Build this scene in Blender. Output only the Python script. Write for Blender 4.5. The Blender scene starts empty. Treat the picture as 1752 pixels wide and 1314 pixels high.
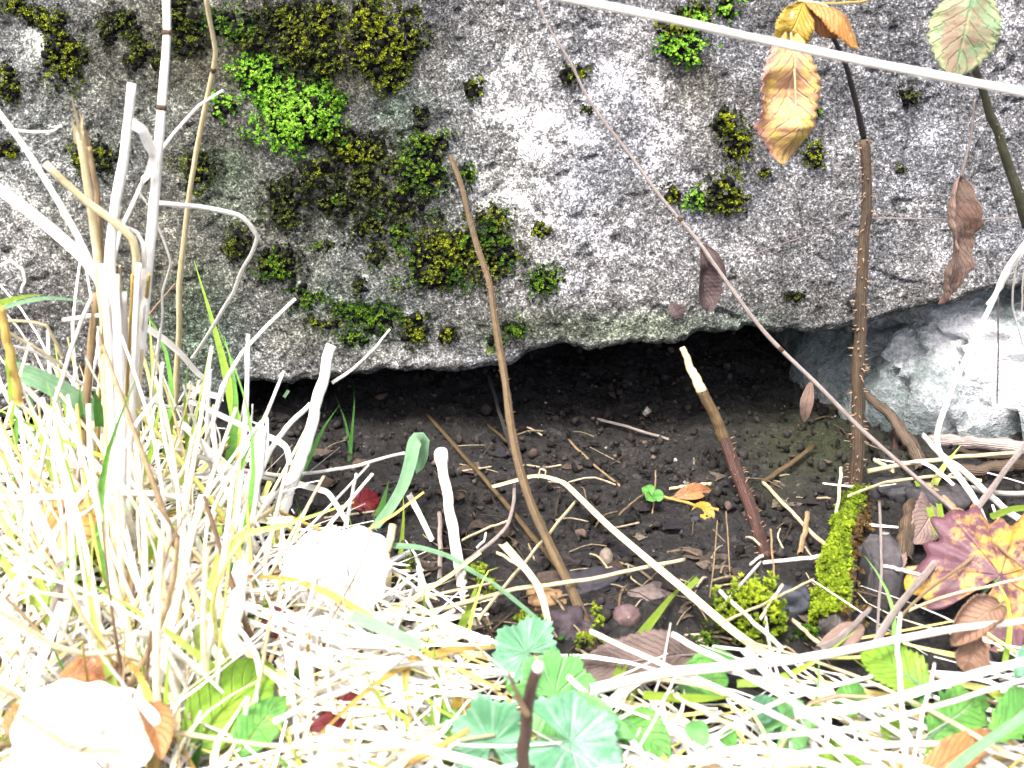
import bpy, math, random
import numpy as np
from mathutils import Vector
from mathutils.bvhtree import BVHTree

R = math.radians
scn = bpy.context.scene
rng = np.random.default_rng(7)
random.seed(7)

# ------------------------------------------------------------------ camera, sky, sun, exposure
CAM = np.array([0.0, -0.62, 0.33]); PITCH = R(25); FPX = 1947.0
cam_d = bpy.data.cameras.new('camera'); cam = bpy.data.objects.new('camera', cam_d)
scn.collection.objects.link(cam); scn.camera = cam
cam.location = CAM; cam.rotation_euler = (R(90) - PITCH, 0, 0)
cam_d.lens = 40.0; cam_d.sensor_width = 36.0; cam_d.clip_start = 0.01; cam_d.clip_end = 500
cam_d.dof.use_dof = True; cam_d.dof.focus_distance = 0.66; cam_d.dof.aperture_fstop = 16.0

SUN_EL, SUN_AZ = 63, -30      # azimuth from -Y (behind the camera) towards -X
world = bpy.data.worlds.new('World'); scn.world = world; world.use_nodes = True
wn = world.node_tree.nodes; wl = world.node_tree.links
sky = wn.new('ShaderNodeTexSky'); sky.sky_type = 'NISHITA'; sky.sun_disc = False
sky.sun_elevation = R(SUN_EL); sky.sun_rotation = R(180 - SUN_AZ)
sky.air_density = 0.5; sky.dust_density = 6.0; sky.ozone_density = 0.2; sky.altitude = 200
bg = wn['Background']; bg.inputs['Strength'].default_value = 0.15
wl.new(sky.outputs['Color'], bg.inputs['Color'])
sd = bpy.data.lights.new('sun', 'SUN'); sun = bpy.data.objects.new('sun', sd); scn.collection.objects.link(sun)
sd.energy = 1.5; sd.angle = R(14); sd.color = (1.0, 0.98, 0.95)
sdir = Vector((math.sin(R(SUN_AZ)) * math.cos(R(SUN_EL)), -math.cos(R(SUN_AZ)) * math.cos(R(SUN_EL)), math.sin(R(SUN_EL))))
sun.rotation_euler = sdir.to_track_quat('Z', 'Y').to_euler(); sun.location = sdir * 3
scn.view_settings.view_transform = 'Standard'; scn.view_settings.look = 'None'
scn.view_settings.gamma = 1; scn.view_settings.use_curve_mapping = False
scn.view_settings.exposure = 2.3
scn.cycles.max_bounces = 6; scn.cycles.transparent_max_bounces = 6

# ------------------------------------------------------------------ noise
def _h(ix, iy, iz, seed):
    n = (ix.astype(np.int64) * 374761393 + iy.astype(np.int64) * 668265263 + iz.astype(np.int64) * 1274126177 + seed * 974634721) & 0xffffffff
    n = ((n ^ (n >> 13)) * 1274126177) & 0xffffffff
    n = ((n ^ (n >> 16)) * 2246822519) & 0xffffffff
    return ((n ^ (n >> 15)) & 0xffffff) / float(0xffffff)
def vnoise(x, y, z=None, seed=0):
    x = np.asarray(x, float); y = np.asarray(y, float); z = np.zeros_like(x) if z is None else np.asarray(z, float)
    x0, y0, z0 = np.floor(x), np.floor(y), np.floor(z)
    fx, fy, fz = x - x0, y - y0, z - z0
    fx, fy, fz = [f * f * f * (f * (f * 6 - 15) + 10) for f in (fx, fy, fz)]
    r = 0
    for a in (0, 1):
        for b in (0, 1):
            for c in (0, 1):
                r = r + _h(x0 + a, y0 + b, z0 + c, seed) * (fx if a else 1 - fx) * (fy if b else 1 - fy) * (fz if c else 1 - fz)
    return r * 2 - 1
def fbm(x, y, z=None, o=4, seed=0):
    s, a, t = 0, 1.0, 0
    for k in range(o):
        f = 2.03 ** k
        s = s + a * vnoise(x * f + 3.1 * k, y * f + 1.7 * k, None if z is None else z * f, seed + k); t += a; a *= .5
    return s / t
def cell(x, y, seed=0):
    """distance to the nearest and the second nearest jittered point, and the id of the nearest"""
    x0, y0 = np.floor(x), np.floor(y)
    d1 = np.full(np.shape(x), 9.0); d2 = d1.copy(); idn = np.zeros(np.shape(x))
    z = np.zeros(np.shape(x))
    for a in (-1, 0, 1):
        for b in (-1, 0, 1):
            cx, cy = x0 + a, y0 + b
            px = cx + _h(cx, cy, z, seed); py = cy + _h(cx, cy, z, seed + 5)
            d = np.hypot(px - x, py - y); m = d < d1
            d2 = np.where(m, d1, np.minimum(d2, d)); idn = np.where(m, _h(cx, cy, z, seed + 9), idn); d1 = np.where(m, d, d1)
    return d1, d2, idn
def sstep(a, b, x):
    t = np.clip((x - a) / (b - a), 0, 1); return t * t * (3 - 2 * t)

# ------------------------------------------------------------------ picture rays -> places
cp, sp = math.cos(PITCH), math.sin(PITCH)
def ray(px, py):
    u = (np.asarray(px, float) - 876) / FPX; v = (657 - np.asarray(py, float)) / FPX
    return np.stack([u, cp + v * sp, -sp + v * cp], -1)
def project(p):
    q = np.asarray(p, float) - CAM
    d = q[..., 1] * cp - q[..., 2] * sp; v = q[..., 1] * sp + q[..., 2] * cp
    return 876 + FPX * q[..., 0] / d, 657 - FPX * v / d
def at_y(px, py, Y):
    d = ray(px, py); return CAM + d * ((Y - CAM[1]) / d[1])
def ground_h(x, y):
    x = np.asarray(x, float); y = np.asarray(y, float)
    h = .004 * fbm(x * 14, y * 14, o=3, seed=21) + .004 * fbm(x * 5 + 3, y * 5, o=2, seed=31)
    h = h + .040 * sstep(.0, .22, y) * sstep(.06, -.10, x) + .055 * sstep(.16, .34, y)     # soil bank under the stone
    h = h - .010 * np.exp(-((x - .10) / .09) ** 2 - ((y - .09) / .07) ** 2)
    h = h + .012 * np.exp(-((x + .22) / .12) ** 2 - ((y + .10) / .12) ** 2)               # grass tussock
    h = h + .010 * sstep(-.02, -.20, y) * sstep(-.7, -.3, y)
    return h
def at_g(px, py, h=0.0):
    d = ray(px, py); t = (CAM[2] - h) / -d[2]
    for _ in range(6):
        p = CAM + d * t; g = float(ground_h(p[0], p[1])) + h
        t += (p[2] - g) / -d[2] * .9
    return CAM + d * t
def depth(p):
    q = np.asarray(p) - CAM; return q[..., 1] * cp - q[..., 2] * sp

# ------------------------------------------------------------------ object helpers
def mesh_from(name, V, F, smooth=True):
    me = bpy.data.meshes.new(name)
    V = np.asarray(V, float)
    if isinstance(F, np.ndarray):
        k = F.shape[1]
        me.vertices.add(len(V)); me.vertices.foreach_set('co', V.ravel())
        me.loops.add(F.size); me.loops.foreach_set('vertex_index', F.ravel().astype(np.int32))
        me.polygons.add(len(F)); me.polygons.foreach_set('loop_start', np.arange(0, F.size, k, dtype=np.int32))
        me.update(calc_edges=True)
    else:
        me.from_pydata([tuple(v) for v in V], [], F); me.update()
    if smooth: me.shade_smooth()
    return me
def colour(me, C, name='Col'):
    a = me.color_attributes.new(name, 'FLOAT_COLOR', 'POINT')
    C = np.asarray(C, float)
    if C.shape[1] == 3: C = np.concatenate([C, np.ones((len(C), 1))], 1)
    a.data.foreach_set('color', C.ravel())
def uvs(me, UV):
    l = me.uv_layers.new(name='UVMap'); vi = np.empty(len(me.loops), np.int32); me.loops.foreach_get('vertex_index', vi)
    l.data.foreach_set('uv', np.asarray(UV, float)[vi].ravel())
def link(name, me, mat, parent=None):
    o = bpy.data.objects.new(name, me); scn.collection.objects.link(o)
    if mat is not None and len(me.materials) == 0: me.materials.append(mat)
    if parent is not None:
        o.parent = parent; o.matrix_parent_inverse.identity(); o.location = -Vector(parent.location)
    return o
def tag(o, label, cat, group=None, kind=None):
    if label: o['label'] = label
    if cat: o['category'] = cat
    if group: o['group'] = group
    if kind: o['kind'] = kind
    return o
def thing(name, loc, label, cat, group=None):
    o = bpy.data.objects.new(name, None); scn.collection.objects.link(o); o.location = Vector(loc); o.empty_display_size = .01
    return tag(o, label, cat, group)
class Geo:
    def __init__(s): s.V = []; s.F = []; s.C = []; s.U = []; s.n = 0
    def add(s, V, F, C=None, U=None):
        V = np.asarray(V, float); F = np.asarray(F)
        s.V.append(V); s.F.append(F + s.n); s.n += len(V)
        if C is not None: s.C.append(np.broadcast_to(np.asarray(C, float), (len(V), 3)))
        if U is not None: s.U.append(U)
    def mesh(s, name, smooth=True):
        V = np.concatenate(s.V)
        ks = {f.shape[1] for f in s.F}
        if len(ks) == 1: F = np.concatenate(s.F)
        else: F = [tuple(int(i) for i in r) for f in s.F for r in f]
        me = mesh_from(name, V, F, smooth)
        if s.C: colour(me, np.concatenate(s.C))
        if s.U: uvs(me, np.concatenate(s.U))
        return me
def nrm(v):
    v = np.asarray(v, float); return v / (np.linalg.norm(v, axis=-1, keepdims=True) + 1e-12)
def smooth_line(P, n, ten=0.0):
    """cardinal spline through P (ten = 1: straight pieces), n points evenly along it"""
    k_ = 1 - ten
    P = np.asarray(P, float)
    if len(P) == 2:
        t = np.linspace(0, 1, n)[:, None]; return P[0] * (1 - t) + P[1] * t
    Q = np.vstack([2 * P[0] - P[1], P, 2 * P[-1] - P[-2]]); out = []
    for i in range(1, len(Q) - 2):
        for t in np.linspace(0, 1, 10, endpoint=False):
            a, b, c, d = Q[i - 1:i + 3]
            m1, m2 = k_ * (c - a) * .5, k_ * (d - b) * .5; out.append((2 * t ** 3 - 3 * t * t + 1) * b + (t ** 3 - 2 * t * t + t) * m1 + (3 * t * t - 2 * t ** 3) * c + (t ** 3 - t * t) * m2)
    out.append(P[-1]); out = np.array(out)
    s = np.r_[0, np.cumsum(np.linalg.norm(np.diff(out, axis=0), axis=1))]
    w = np.linspace(0, s[-1], n)
    return np.stack([np.interp(w, s, out[:, k]) for k in range(3)], 1)
def frames(P):
    T = nrm(np.gradient(P, axis=0)); a = np.array([0, 0, 1.0]) if abs(T[0, 2]) < .9 else np.array([0, 1.0, 0])
    N = np.empty_like(P); n = a - T[0] * a.dot(T[0]); N[0] = nrm(n)
    for i in range(1, len(P)):
        n = N[i - 1] - T[i] * N[i - 1].dot(T[i]); N[i] = nrm(n)
    return T, N, np.cross(T, N)
def tube(P, rad, sides=6, lump=0.0, seed=0, cap=True, flat=1.0):
    P = np.asarray(P, float); n = len(P); T, N, B = frames(P)
    rad = np.broadcast_to(np.asarray(rad, float), (n,))
    a = np.linspace(0, 2 * np.pi, sides, endpoint=False)
    rr = rad[:, None] * np.ones((1, sides))
    if lump: rr = rr * (1 + lump * vnoise(np.arange(n)[:, None] * .7 + 0 * a, np.cos(a)[None] * 1.3 + seed * 7.3 + 0 * rad[:, None], np.sin(a)[None] * 1.3 + 0 * rad[:, None], seed))
    V = P[:, None] + rr[..., None] * (np.cos(a)[None, :, None] * N[:, None] + flat * np.sin(a)[None, :, None] * B[:, None])
    V = V.reshape(-1, 3); i = np.arange(n - 1)[:, None] * sides; j = np.arange(sides)[None]; k = (j + 1) % sides
    F = np.stack([i + j, i + k, i + sides + k, i + sides + j], -1).reshape(-1, 4)
    U = np.stack([np.tile(np.arange(sides) / sides, n), np.repeat(np.linspace(0, 1, n), sides)], 1)
    if cap:
        V = np.vstack([V, P[0], P[-1]]); U = np.vstack([U, [0, 0], [0, 1]])
        c0 = np.array([[n * sides, (q + 1) % sides, q, q] for q in range(sides)]); e = (n - 1) * sides
        c1 = np.array([[n * sides + 1, e + q, e + (q + 1) % sides, e + q] for q in range(sides)])
        # triangles are written as quads made of a doubled spoke split in two: use 4-gons over two steps when sides is even
        if sides % 2 == 0:
            c0 = np.array([[n * sides, (q + 2) % sides, (q + 1) % sides, q] for q in range(0, sides, 2)])
            c1 = np.array([[n * sides + 1, e + q, e + (q + 1) % sides, e + (q + 2) % sides] for q in range(0, sides, 2)])
        F = np.vstack([F, c0, c1])
    return V, F, U
def ribbon(P, wid, facing, fold=.25, twist=0.0):
    """a grass blade: three points across, folded along its midrib"""
    P = np.asarray(P, float); n = len(P); T = nrm(np.gradient(P, axis=0))
    f = np.asarray(facing, float); S = np.cross(T, f); S = nrm(S); Nn = np.cross(S, T)
    tw = np.linspace(0, twist, n)[:, None]; S, Nn = S * np.cos(tw) + Nn * np.sin(tw), Nn * np.cos(tw) - S * np.sin(tw)
    w = np.broadcast_to(np.asarray(wid, float), (n,))[:, None] * .5
    V = np.stack([P - S * w + Nn * w * fold, P - Nn * w * fold * .4, P + S * w + Nn * w * fold], 1).reshape(-1, 3)
    i = np.arange(n - 1)[:, None] * 3; j = np.arange(2)[None]
    F = np.stack([i + j, i + j + 1, i + j + 4, i + j + 3], -1).reshape(-1, 4)
    U = np.stack([np.tile([0, .5, 1.0], n), np.repeat(np.linspace(0, 1, n), 3)], 1)
    return V, F, U

# ------------------------------------------------------------------ materials
class Mat:
    def __init__(s, name):
        s.m = bpy.data.materials.new(name); s.m.use_nodes = True; s.t = s.m.node_tree; s.b = s.t.nodes['Principled BSDF']
    def n(s, kind, **kw):
        x = s.t.nodes.new('ShaderNode' + kind)
        for k, v in kw.items():
            if k in x.inputs: x.inputs[k].default_value = v
            else: setattr(x, k, v)
        return x
    def l(s, a, b): s.t.links.new(a, b)
    def coord(s, out='Object'): return s.n('TexCoord').outputs[out]
    def noise(s, scale, detail=4, rough=.6, vec=None, dim='3D'):
        x = s.n('TexNoise'); x.inputs['Scale'].default_value = scale; x.inputs['Detail'].default_value = detail; x.inputs['Roughness'].default_value = rough
        if vec is not None: s.l(vec, x.inputs['Vector'])
        return x.outputs['Fac']
    def ramp(s, fac, stops):
        x = s.n('ValToRGB'); e = x.color_ramp.elements
        while len(e) < len(stops): e.new(.5)
        for q, (p, c) in zip(e, stops): q.position = p; q.color = (*c, 1) if len(c) == 3 else c
        s.l(fac, x.inputs['Fac']); return x.outputs['Color']
    def math(s, op, a, b=None, clamp=False):
        x = s.n('Math'); x.operation = op; x.use_clamp = clamp
        for i, v in enumerate((a, b)):
            if v is None: continue
            if isinstance(v, (int, float)): x.inputs[i].default_value = v
            else: s.l(v, x.inputs[i])
        return x.outputs[0]
    def mix(s, fac, a, b, mode='MIX'):
        x = s.n('Mix'); x.data_type = 'RGBA'; x.blend_type = mode
        for sock, v in ((x.inputs[0], fac), (x.inputs[6], a), (x.inputs[7], b)):
            if isinstance(v, (int, float)): sock.default_value = v
            elif isinstance(v, tuple): sock.default_value = (*v, 1) if len(v) == 3 else v
            else: s.l(v, sock)
        return x.outputs[2]
    def attr(s, name='Col'):
        x = s.n('Attribute'); x.attribute_name = name; return x
    def bump(s, h, dist, strength=1.0):
        x = s.n('Bump'); x.inputs['Distance'].default_value = dist; x.inputs['Strength'].default_value = strength
        s.l(h, x.inputs['Height']); s.l(x.outputs['Normal'], s.b.inputs['Normal'])
    def base(s, c):
        if isinstance(c, tuple): s.b.inputs['Base Color'].default_value = (*c, 1)
        else: s.l(c, s.b.inputs['Base Color'])
        s.last = c
    def rough(s, v, spec=.3):
        s.b.inputs['Roughness'].default_value = v; s.b.inputs['Specular IOR Level'].default_value = spec
    def translucent(s, fac, gain=1.0):
        tr = s.n('BsdfTranslucent'); mx = s.n('MixShader'); mx.inputs[0].default_value = fac
        if isinstance(s.last, tuple): tr.inputs['Color'].default_value = (*s.last, 1)
        else: s.l(s.last, tr.inputs['Color'])
        s.l(s.b.outputs[0], mx.inputs[1]); s.l(tr.outputs[0], mx.inputs[2])
        s.l(mx.outputs[0], s.t.nodes['Material Output'].inputs['Surface'])

def rock_material():
    m = Mat('weathered_granite'); c = m.coord(); a = m.attr('Col'); sep = m.n('SeparateColor'); m.l(a.outputs['Color'], sep.inputs[0])
    lich, green, dark = sep.outputs[0], sep.outputs[1], sep.outputs[2]
    g1 = m.noise(400, 3, .8, c); g2 = m.noise(90, 5, .65, c); g3 = m.noise(800, 2, .6, c)
    f = m.math('ADD', m.math('MULTIPLY', g1, .60), m.math('ADD', m.math('MULTIPLY', g2, .26), m.math('MULTIPLY', g3, .26)))
    f = m.math('ADD', f, m.math('MULTIPLY', m.math('SUBTRACT', m.noise(38, 3, .6, c), .5), .16)); f = m.math('ADD', f, m.math('MULTIPLY', m.math('SUBTRACT', lich, .3), .15))
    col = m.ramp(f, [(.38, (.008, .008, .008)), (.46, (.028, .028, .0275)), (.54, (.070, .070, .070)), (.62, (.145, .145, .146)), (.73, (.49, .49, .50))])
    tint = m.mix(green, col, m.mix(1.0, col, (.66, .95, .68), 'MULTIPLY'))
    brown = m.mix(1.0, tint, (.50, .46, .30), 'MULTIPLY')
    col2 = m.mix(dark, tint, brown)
    blu = m.noise(16, 3, .6, c)
    col3 = m.mix(m.math('MULTIPLY', m.ramp(blu, [(.45, (0, 0, 0)), (.62, (1, 1, 1))]), .6), col2, m.mix(1.0, col2, (.92, .96, 1.06), 'MULTIPLY'))
    m.base(col3); m.rough(.9, .25)
    m.bump(m.math('ADD', g1, m.math('MULTIPLY', g3, .5)), .0016, .9)
    return m.m
def base_rock_material():
    m = Mat('pale_green_rock'); c = m.coord(); a = m.attr('Col'); sep = m.n('SeparateColor'); m.l(a.outputs['Color'], sep.inputs[0])
    n1 = m.noise(30, 7, .72, c); n2 = m.noise(260, 4, .75, c)
    f = m.math('ADD', m.math('MULTIPLY', n1, .6), m.math('MULTIPLY', n2, .4))
    f = m.math('ADD', f, m.math('MULTIPLY', sep.outputs[0], .22))  # painted highlight mask lifts the base colour towards white
    col = m.ramp(f, [(.36, (.045, .056, .057)), (.45, (.12, .150, .149)), (.55, (.22, .252, .25)), (.70, (.66, .67, .67))])
    m.base(col); m.rough(.8, .3); m.bump(m.math('ADD', n2, m.math('MULTIPLY', n1, 3)), .004, 1.0)
    return m.m
def soil_material():
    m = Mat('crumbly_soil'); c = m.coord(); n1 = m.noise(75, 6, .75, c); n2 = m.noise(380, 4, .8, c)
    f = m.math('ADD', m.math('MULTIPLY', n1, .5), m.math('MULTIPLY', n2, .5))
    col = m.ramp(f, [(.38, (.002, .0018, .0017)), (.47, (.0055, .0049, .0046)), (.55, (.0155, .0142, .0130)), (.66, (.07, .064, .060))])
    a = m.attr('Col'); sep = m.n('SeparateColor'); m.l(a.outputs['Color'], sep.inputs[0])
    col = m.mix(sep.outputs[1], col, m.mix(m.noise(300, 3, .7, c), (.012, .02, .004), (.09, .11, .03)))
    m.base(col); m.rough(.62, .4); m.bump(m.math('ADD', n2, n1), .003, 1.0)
    return m.m
def vcol_material(name, rough=.7, spec=.3, trans=0.0, var=.25, nscale=300):
    m = Mat(name); a = m.attr('Col'); n = m.noise(nscale, 3, .6, m.coord())
    col = m.mix(1.0, a.outputs['Color'], m.ramp(n, [(.3, (1 - var,) * 3), (.7, (1 + var,) * 3)]), 'MULTIPLY')
    m.base(col); m.rough(rough, spec)
    if trans: m.translucent(trans)
    return m.m
def straw_material(name, c1, c2, trans=0.15, rough=.55):
    m = Mat(name); uv = m.coord('UV'); mp = m.n('Mapping'); mp.inputs['Scale'].default_value = (9, 3.0, 1); m.l(uv, mp.inputs['Vector'])
    oi = m.n('ObjectInfo'); ad = m.n('VectorMath'); ad.operation = 'ADD'; m.l(mp.outputs[0], ad.inputs[0]); m.l(oi.outputs['Random'], ad.inputs[1])
    n = m.noise(1.6, 5, .65, ad.outputs[0]); n2 = m.noise(260, 2, .6, m.coord())
    f = m.math('ADD', m.math('MULTIPLY', n, .75), m.math('MULTIPLY', n2, .25))
    col = m.ramp(f, [(.32, c2), (.5, tuple(.35 * q + .65 * w for q, w in zip(c2, c1))), (.62, c1)])
    v = m.math('ADD', m.math('MULTIPLY', oi.outputs['Random'], .15), .92)
    hs = m.n('HueSaturation'); m.l(col, hs.inputs['Color']); m.l(v, hs.inputs['Value'])
    m.base(hs.outputs[0]); m.rough(rough, .4)
    wv = m.n('TexWave'); wv.bands_direction = 'X'; wv.inputs['Scale'].default_value = 6; wv.inputs['Distortion'].default_value = 1.0; m.l(uv, wv.inputs['Vector'])
    m.bump(m.math('ADD', wv.outputs['Fac'], m.math('MULTIPLY', n2, 2.5)), .0004, .7)
    if trans: m.translucent(trans)
    return m.m
def leaf_material(name, c_main, c_vein, c_spot=None, spot_at=.56, trans=.25, rough=.5, palmate=False, nv=9.0, c_edge=None, spot_scale=5.0, vein_w=.10):
    """UV: u along the leaf 0..1, v across -1..1 (or, palmate, u = radius and v = angle in turns)"""
    m = Mat(name); uv = m.coord('UV'); sx = m.n('SeparateXYZ'); m.l(uv, sx.inputs[0]); u, v = sx.outputs[0], sx.outputs[1]
    oi = m.n('ObjectInfo'); ad = m.n('VectorMath'); ad.operation = 'ADD'; m.l(uv, ad.inputs[0]); m.l(oi.outputs['Random'], ad.inputs[1])
    oc = m.n('VectorMath'); oc.operation = 'ADD'; m.l(m.coord(), oc.inputs[0]); m.l(oi.outputs['Random'], oc.inputs[1]); n = m.noise(spot_scale * 9, 6, .7, oc.outputs[0]); nf = m.noise(spot_scale * 70, 4, .7, oc.outputs[0])
    base = m.mix(nf, tuple(q * .72 for q in c_main), tuple(min(1, q * 1.22) for q in c_main))
    if c_spot:
        k = m.ramp(m.math('ADD', m.math('MULTIPLY', n, .8), m.math('MULTIPLY', nf, .2)), [(spot_at - .05, (0, 0, 0)), (spot_at + .05, (1, 1, 1))])
        base = m.mix(k, base, c_spot)
    if palmate: ph = m.math('FRACT', m.math('MULTIPLY', v, nv))
    else: ph = m.math('FRACT', m.math('SUBTRACT', m.math('MULTIPLY', u, nv), m.math('MULTIPLY', m.math('ABSOLUTE', v), nv * .30)))
    tri = m.math('ABSOLUTE', m.math('SUBTRACT', ph, .5))
    vein = m.math('SUBTRACT', 1.0, m.math('DIVIDE', m.math('SUBTRACT', .5, tri), vein_w), True)
    if not palmate:
        mid = m.math('SUBTRACT', 1.0, m.math('DIVIDE', m.math('ABSOLUTE', v), .07), True); vein = m.math('MAXIMUM', vein, mid)
    else: vein = m.math('MULTIPLY', vein, m.math('SUBTRACT', 1.0, m.math('MULTIPLY', u, .75)))
    base = m.mix(m.math('MULTIPLY', vein, .6), base, c_vein)
    if c_edge:
        e = m.math('ABSOLUTE', v) if not palmate else u
        base = m.mix(m.ramp(m.math('ADD', e, m.math('MULTIPLY', m.math('SUBTRACT', n, .5), 1.2)), [(.62, (0, 0, 0)), (.95, (1, 1, 1))]), base, c_edge)
    m.base(base); m.rough(rough, .35); m.bump(m.math('ADD', m.math('MULTIPLY', vein, -.8), m.math('MULTIPLY', nf, .7)), .0012, .8)
    m.translucent(trans)
    return m.m
M = {}
M['rock'] = rock_material(); M['base_rock'] = base_rock_material(); M['soil'] = soil_material()
M['moss'] = vcol_material('moss_leaves', .75, .2, .2, .2); M['litter'] = vcol_material('dry_litter', .6, .35, .12, .22)
M['crumb'] = vcol_material('soil_crumb', .95, .12, 0, .45, 500); M['stone'] = vcol_material('pebble_stone', .75, .3, 0, .35, 350)
M['white'] = straw_material('bleached_straw', (.88, .87, .82), (.78, .73, .60))
M['cream'] = straw_material('cream_straw', (.82, .73, .48), (.52, .40, .16))
M['yellow'] = straw_material('yellow_straw', (.66, .47, .13), (.36, .22, .05))
M['tan'] = straw_material('tan_straw', (.40, .29, .16), (.17, .105, .05))
M['brown'] = straw_material('brown_stem', (.090, .062, .038), (.022, .014, .008), 0, .65)
M['ochre'] = straw_material('ochre_stem', (.125, .083, .036), (.026, .017, .009), 0, .6)
M['red_stem'] = straw_material('red_brown_stem', (.068, .032, .025), (.016, .010, .009), 0, .5)
M['dark_stem'] = straw_material('dark_stem', (.030, .025, .024), (.010, .009, .008), 0, .6)
M['olive_stem'] = straw_material('olive_stem', (.05, .052, .026), (.02, .02, .012), 0, .6)
M['mauve'] = straw_material('mauve_straw', (.34, .29, .26), (.13, .105, .095), .05)
M['thorn'] = straw_material('thorn', (.45, .32, .2), (.22, .12, .07), 0)
M['node'] = straw_material('stalk_node', (.10, .055, .025), (.03, .016, .008), 0)
M['green'] = straw_material('green_blade', (.08, .25, .045), (.035, .12, .02), .4)
M['lime'] = straw_material('yellow_green_blade', (.30, .44, .05), (.16, .26, .03), .4)
M['pale_green'] = straw_material('pale_green_blade', (.30, .50, .30), (.14, .32, .16), .4)
M['bark'] = straw_material('grey_bark', (.09, .08, .077), (.03, .027, .027), 0, .85)

# ------------------------------------------------------------------ the boulder
EDGE = [(-2600, 760), (-900, 740), (0, 722), (200, 712), (300, 703), (345, 692), (385, 690), (402, 678), (420, 668), (445, 661), (480, 663), (560, 655), (640, 645), (720, 637), (800, 632), (868, 629),
        (885, 622), (902, 612), (925, 603), (945, 597), (975, 596), (992, 604), (1010, 607), (1050, 603), (1110, 595), (1165, 592), (1185, 585), (1205, 579), (1260, 578), (1300, 575), (1330, 580),
        (1400, 581), (1430, 575), (1480, 562), (1530, 547), (1600, 532), (1640, 524), (1680, 515), (1752, 502), (2000, 470), (4200, 420)]
ex = np.array([at_y(a, b, 0.0) for a, b in EDGE]); EX, EZ = ex[:, 0], ex[:, 2]
def edge_z(x): return np.interp(x, EX, EZ)
TOPZ, LEAN = .46, .30
def face_y(x, z):
    """where the front of the boulder stands (y) at x and height z"""
    zb = edge_z(x)
    y = LEAN * (z - zb)
    px, py = project(np.stack([x, y, z], -1))
    rid = 800 + (py - 250) * .18                                     # the ridge between the mossy and the pale side
    y = y + .010 * np.exp(-((px - rid - 40) / 60) ** 2) * sstep(560, 330, py)
    y = y - .007 * np.exp(-((px - rid + 60) / 130) ** 2)
    y = y + .010 * fbm(x * 7, z * 7, seed=3, o=3) + .0045 * fbm(x * 24, z * 24, seed=5, o=3)
    y = y + .006 * sstep(60, -60, np.abs(px - 1010) + np.abs(py - 470) * .6)   # shallow hollow low on the pale side
    y = y + .25 * np.maximum(0, np.abs(x) - .62) ** 1.5 * 3
    return y
xs = np.unique(np.r_[np.linspace(-.86, -.36, 26), np.linspace(-.36, .36, 600), np.linspace(.36, .86, 26)])
tf = np.linspace(0, 1, 300); zf_hi = .315
nX = len(xs); rows_y = []; rows_z = []
zb = edge_z(xs); zb = zb + .0012 * vnoise(xs * 90, xs * 0, seed=2) + .0008 * vnoise(xs * 300, xs * 0, seed=4)
y0 = face_y(xs, zb)
RND = .010
for t in np.linspace(1, 0, 40):                                       # underside, from deep inside to the lip
    yy = y0 + RND + .46 * t ** 1.6; z = zb + .004 * sstep(0, .1, t) + .06 * t * t + .006 * fbm(xs * 16, yy * 16, seed=8, o=3) * sstep(0, .08, t)
    rows_y.append(yy); rows_z.append(z)
for a in np.linspace(0, 1, 12)[1:-1]:                                 # rounded lip
    th = a * math.pi / 2
    rows_y.append(y0 + RND * (1 - math.sin(th))); rows_z.append(zb + RND * .8 * (1 - math.cos(th)))
for t in tf:
    z = zb + RND * .8 + (zf_hi - zb - RND * .8) * t; rows_y.append(face_y(xs, z)); rows_z.append(z)
for t in np.linspace(0, 1, 14)[1:]:
    z = zf_hi + (TOPZ - .05 - zf_hi) * t + 0 * xs; rows_y.append(face_y(xs, z)); rows_z.append(z)
yt = rows_y[-1].copy()
for a in np.linspace(0, 1, 9)[1:]:
    th = a * math.pi / 2; rows_y.append(yt + .05 * (1 - math.cos(th)) + .02 * a); rows_z.append(TOPZ - .05 + .05 * math.sin(th) + 0 * xs)
for t in np.linspace(0, 1, 14)[1:]:
    rows_y.append(yt + .07 + .40 * t); rows_z.append(TOPZ + .01 * fbm(xs * 6, xs * 0 + t * 3, seed=12))
for t in np.linspace(0, 1, 10)[1:]:
    rows_y.append(yt + .47 + .05 * math.sin(t * 3)); rows_z.append(TOPZ - t * (TOPZ - .02) + 0 * xs)
Y = np.array(rows_y); Z = np.array(rows_z); X = np.broadcast_to(xs, Y.shape); nR = len(Y)
# grain: real relief of a few tenths of a millimetre
g = .0009 * fbm(X * 260, Z * 260, Y * 260, o=2, seed=41) + .0009 * fbm(X * 75, Z * 75, Y * 75, o=3, seed=51)
pit = np.maximum(0, fbm(X * 130, Z * 130, Y * 130, o=2, seed=61) - .28) * .006
cx, cy = project(np.stack([X, Y, Z], -1))
def crack(pts, w, dpt):
    P = np.array(pts, float); d = np.full(X.shape, 1e9)
    jx = cx + 5 * vnoise(X * 120, Z * 120, seed=77); jy = cy + 5 * vnoise(X * 120 + 9, Z * 120, seed=78)
    for a, b in zip(P[:-1], P[1:]):
        t = np.clip(((jx - a[0]) * (b[0] - a[0]) + (jy - a[1]) * (b[1] - a[1])) / ((b - a) ** 2).sum(), 0, 1)
        d = np.minimum(d, np.hypot(jx - a[0] - t * (b[0] - a[0]), jy - a[1] - t * (b[1] - a[1])))
    return dpt * np.exp(-(d / w) ** 2)
ckd = crack([(1228, 535), (1260, 545), (1285, 568)], 6, .004) + crack([(1495, 465), (1530, 480), (1570, 488)], 5, .003) + crack([(395, 648), (412, 668)], 5, .004) + crack([(1400, 437), (1450, 480), (1470, 500)], 4, .0015)
Y = Y - g + pit + ckd
Vb = np.stack([X, Y, Z], -1).reshape(-1, 3)
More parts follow.
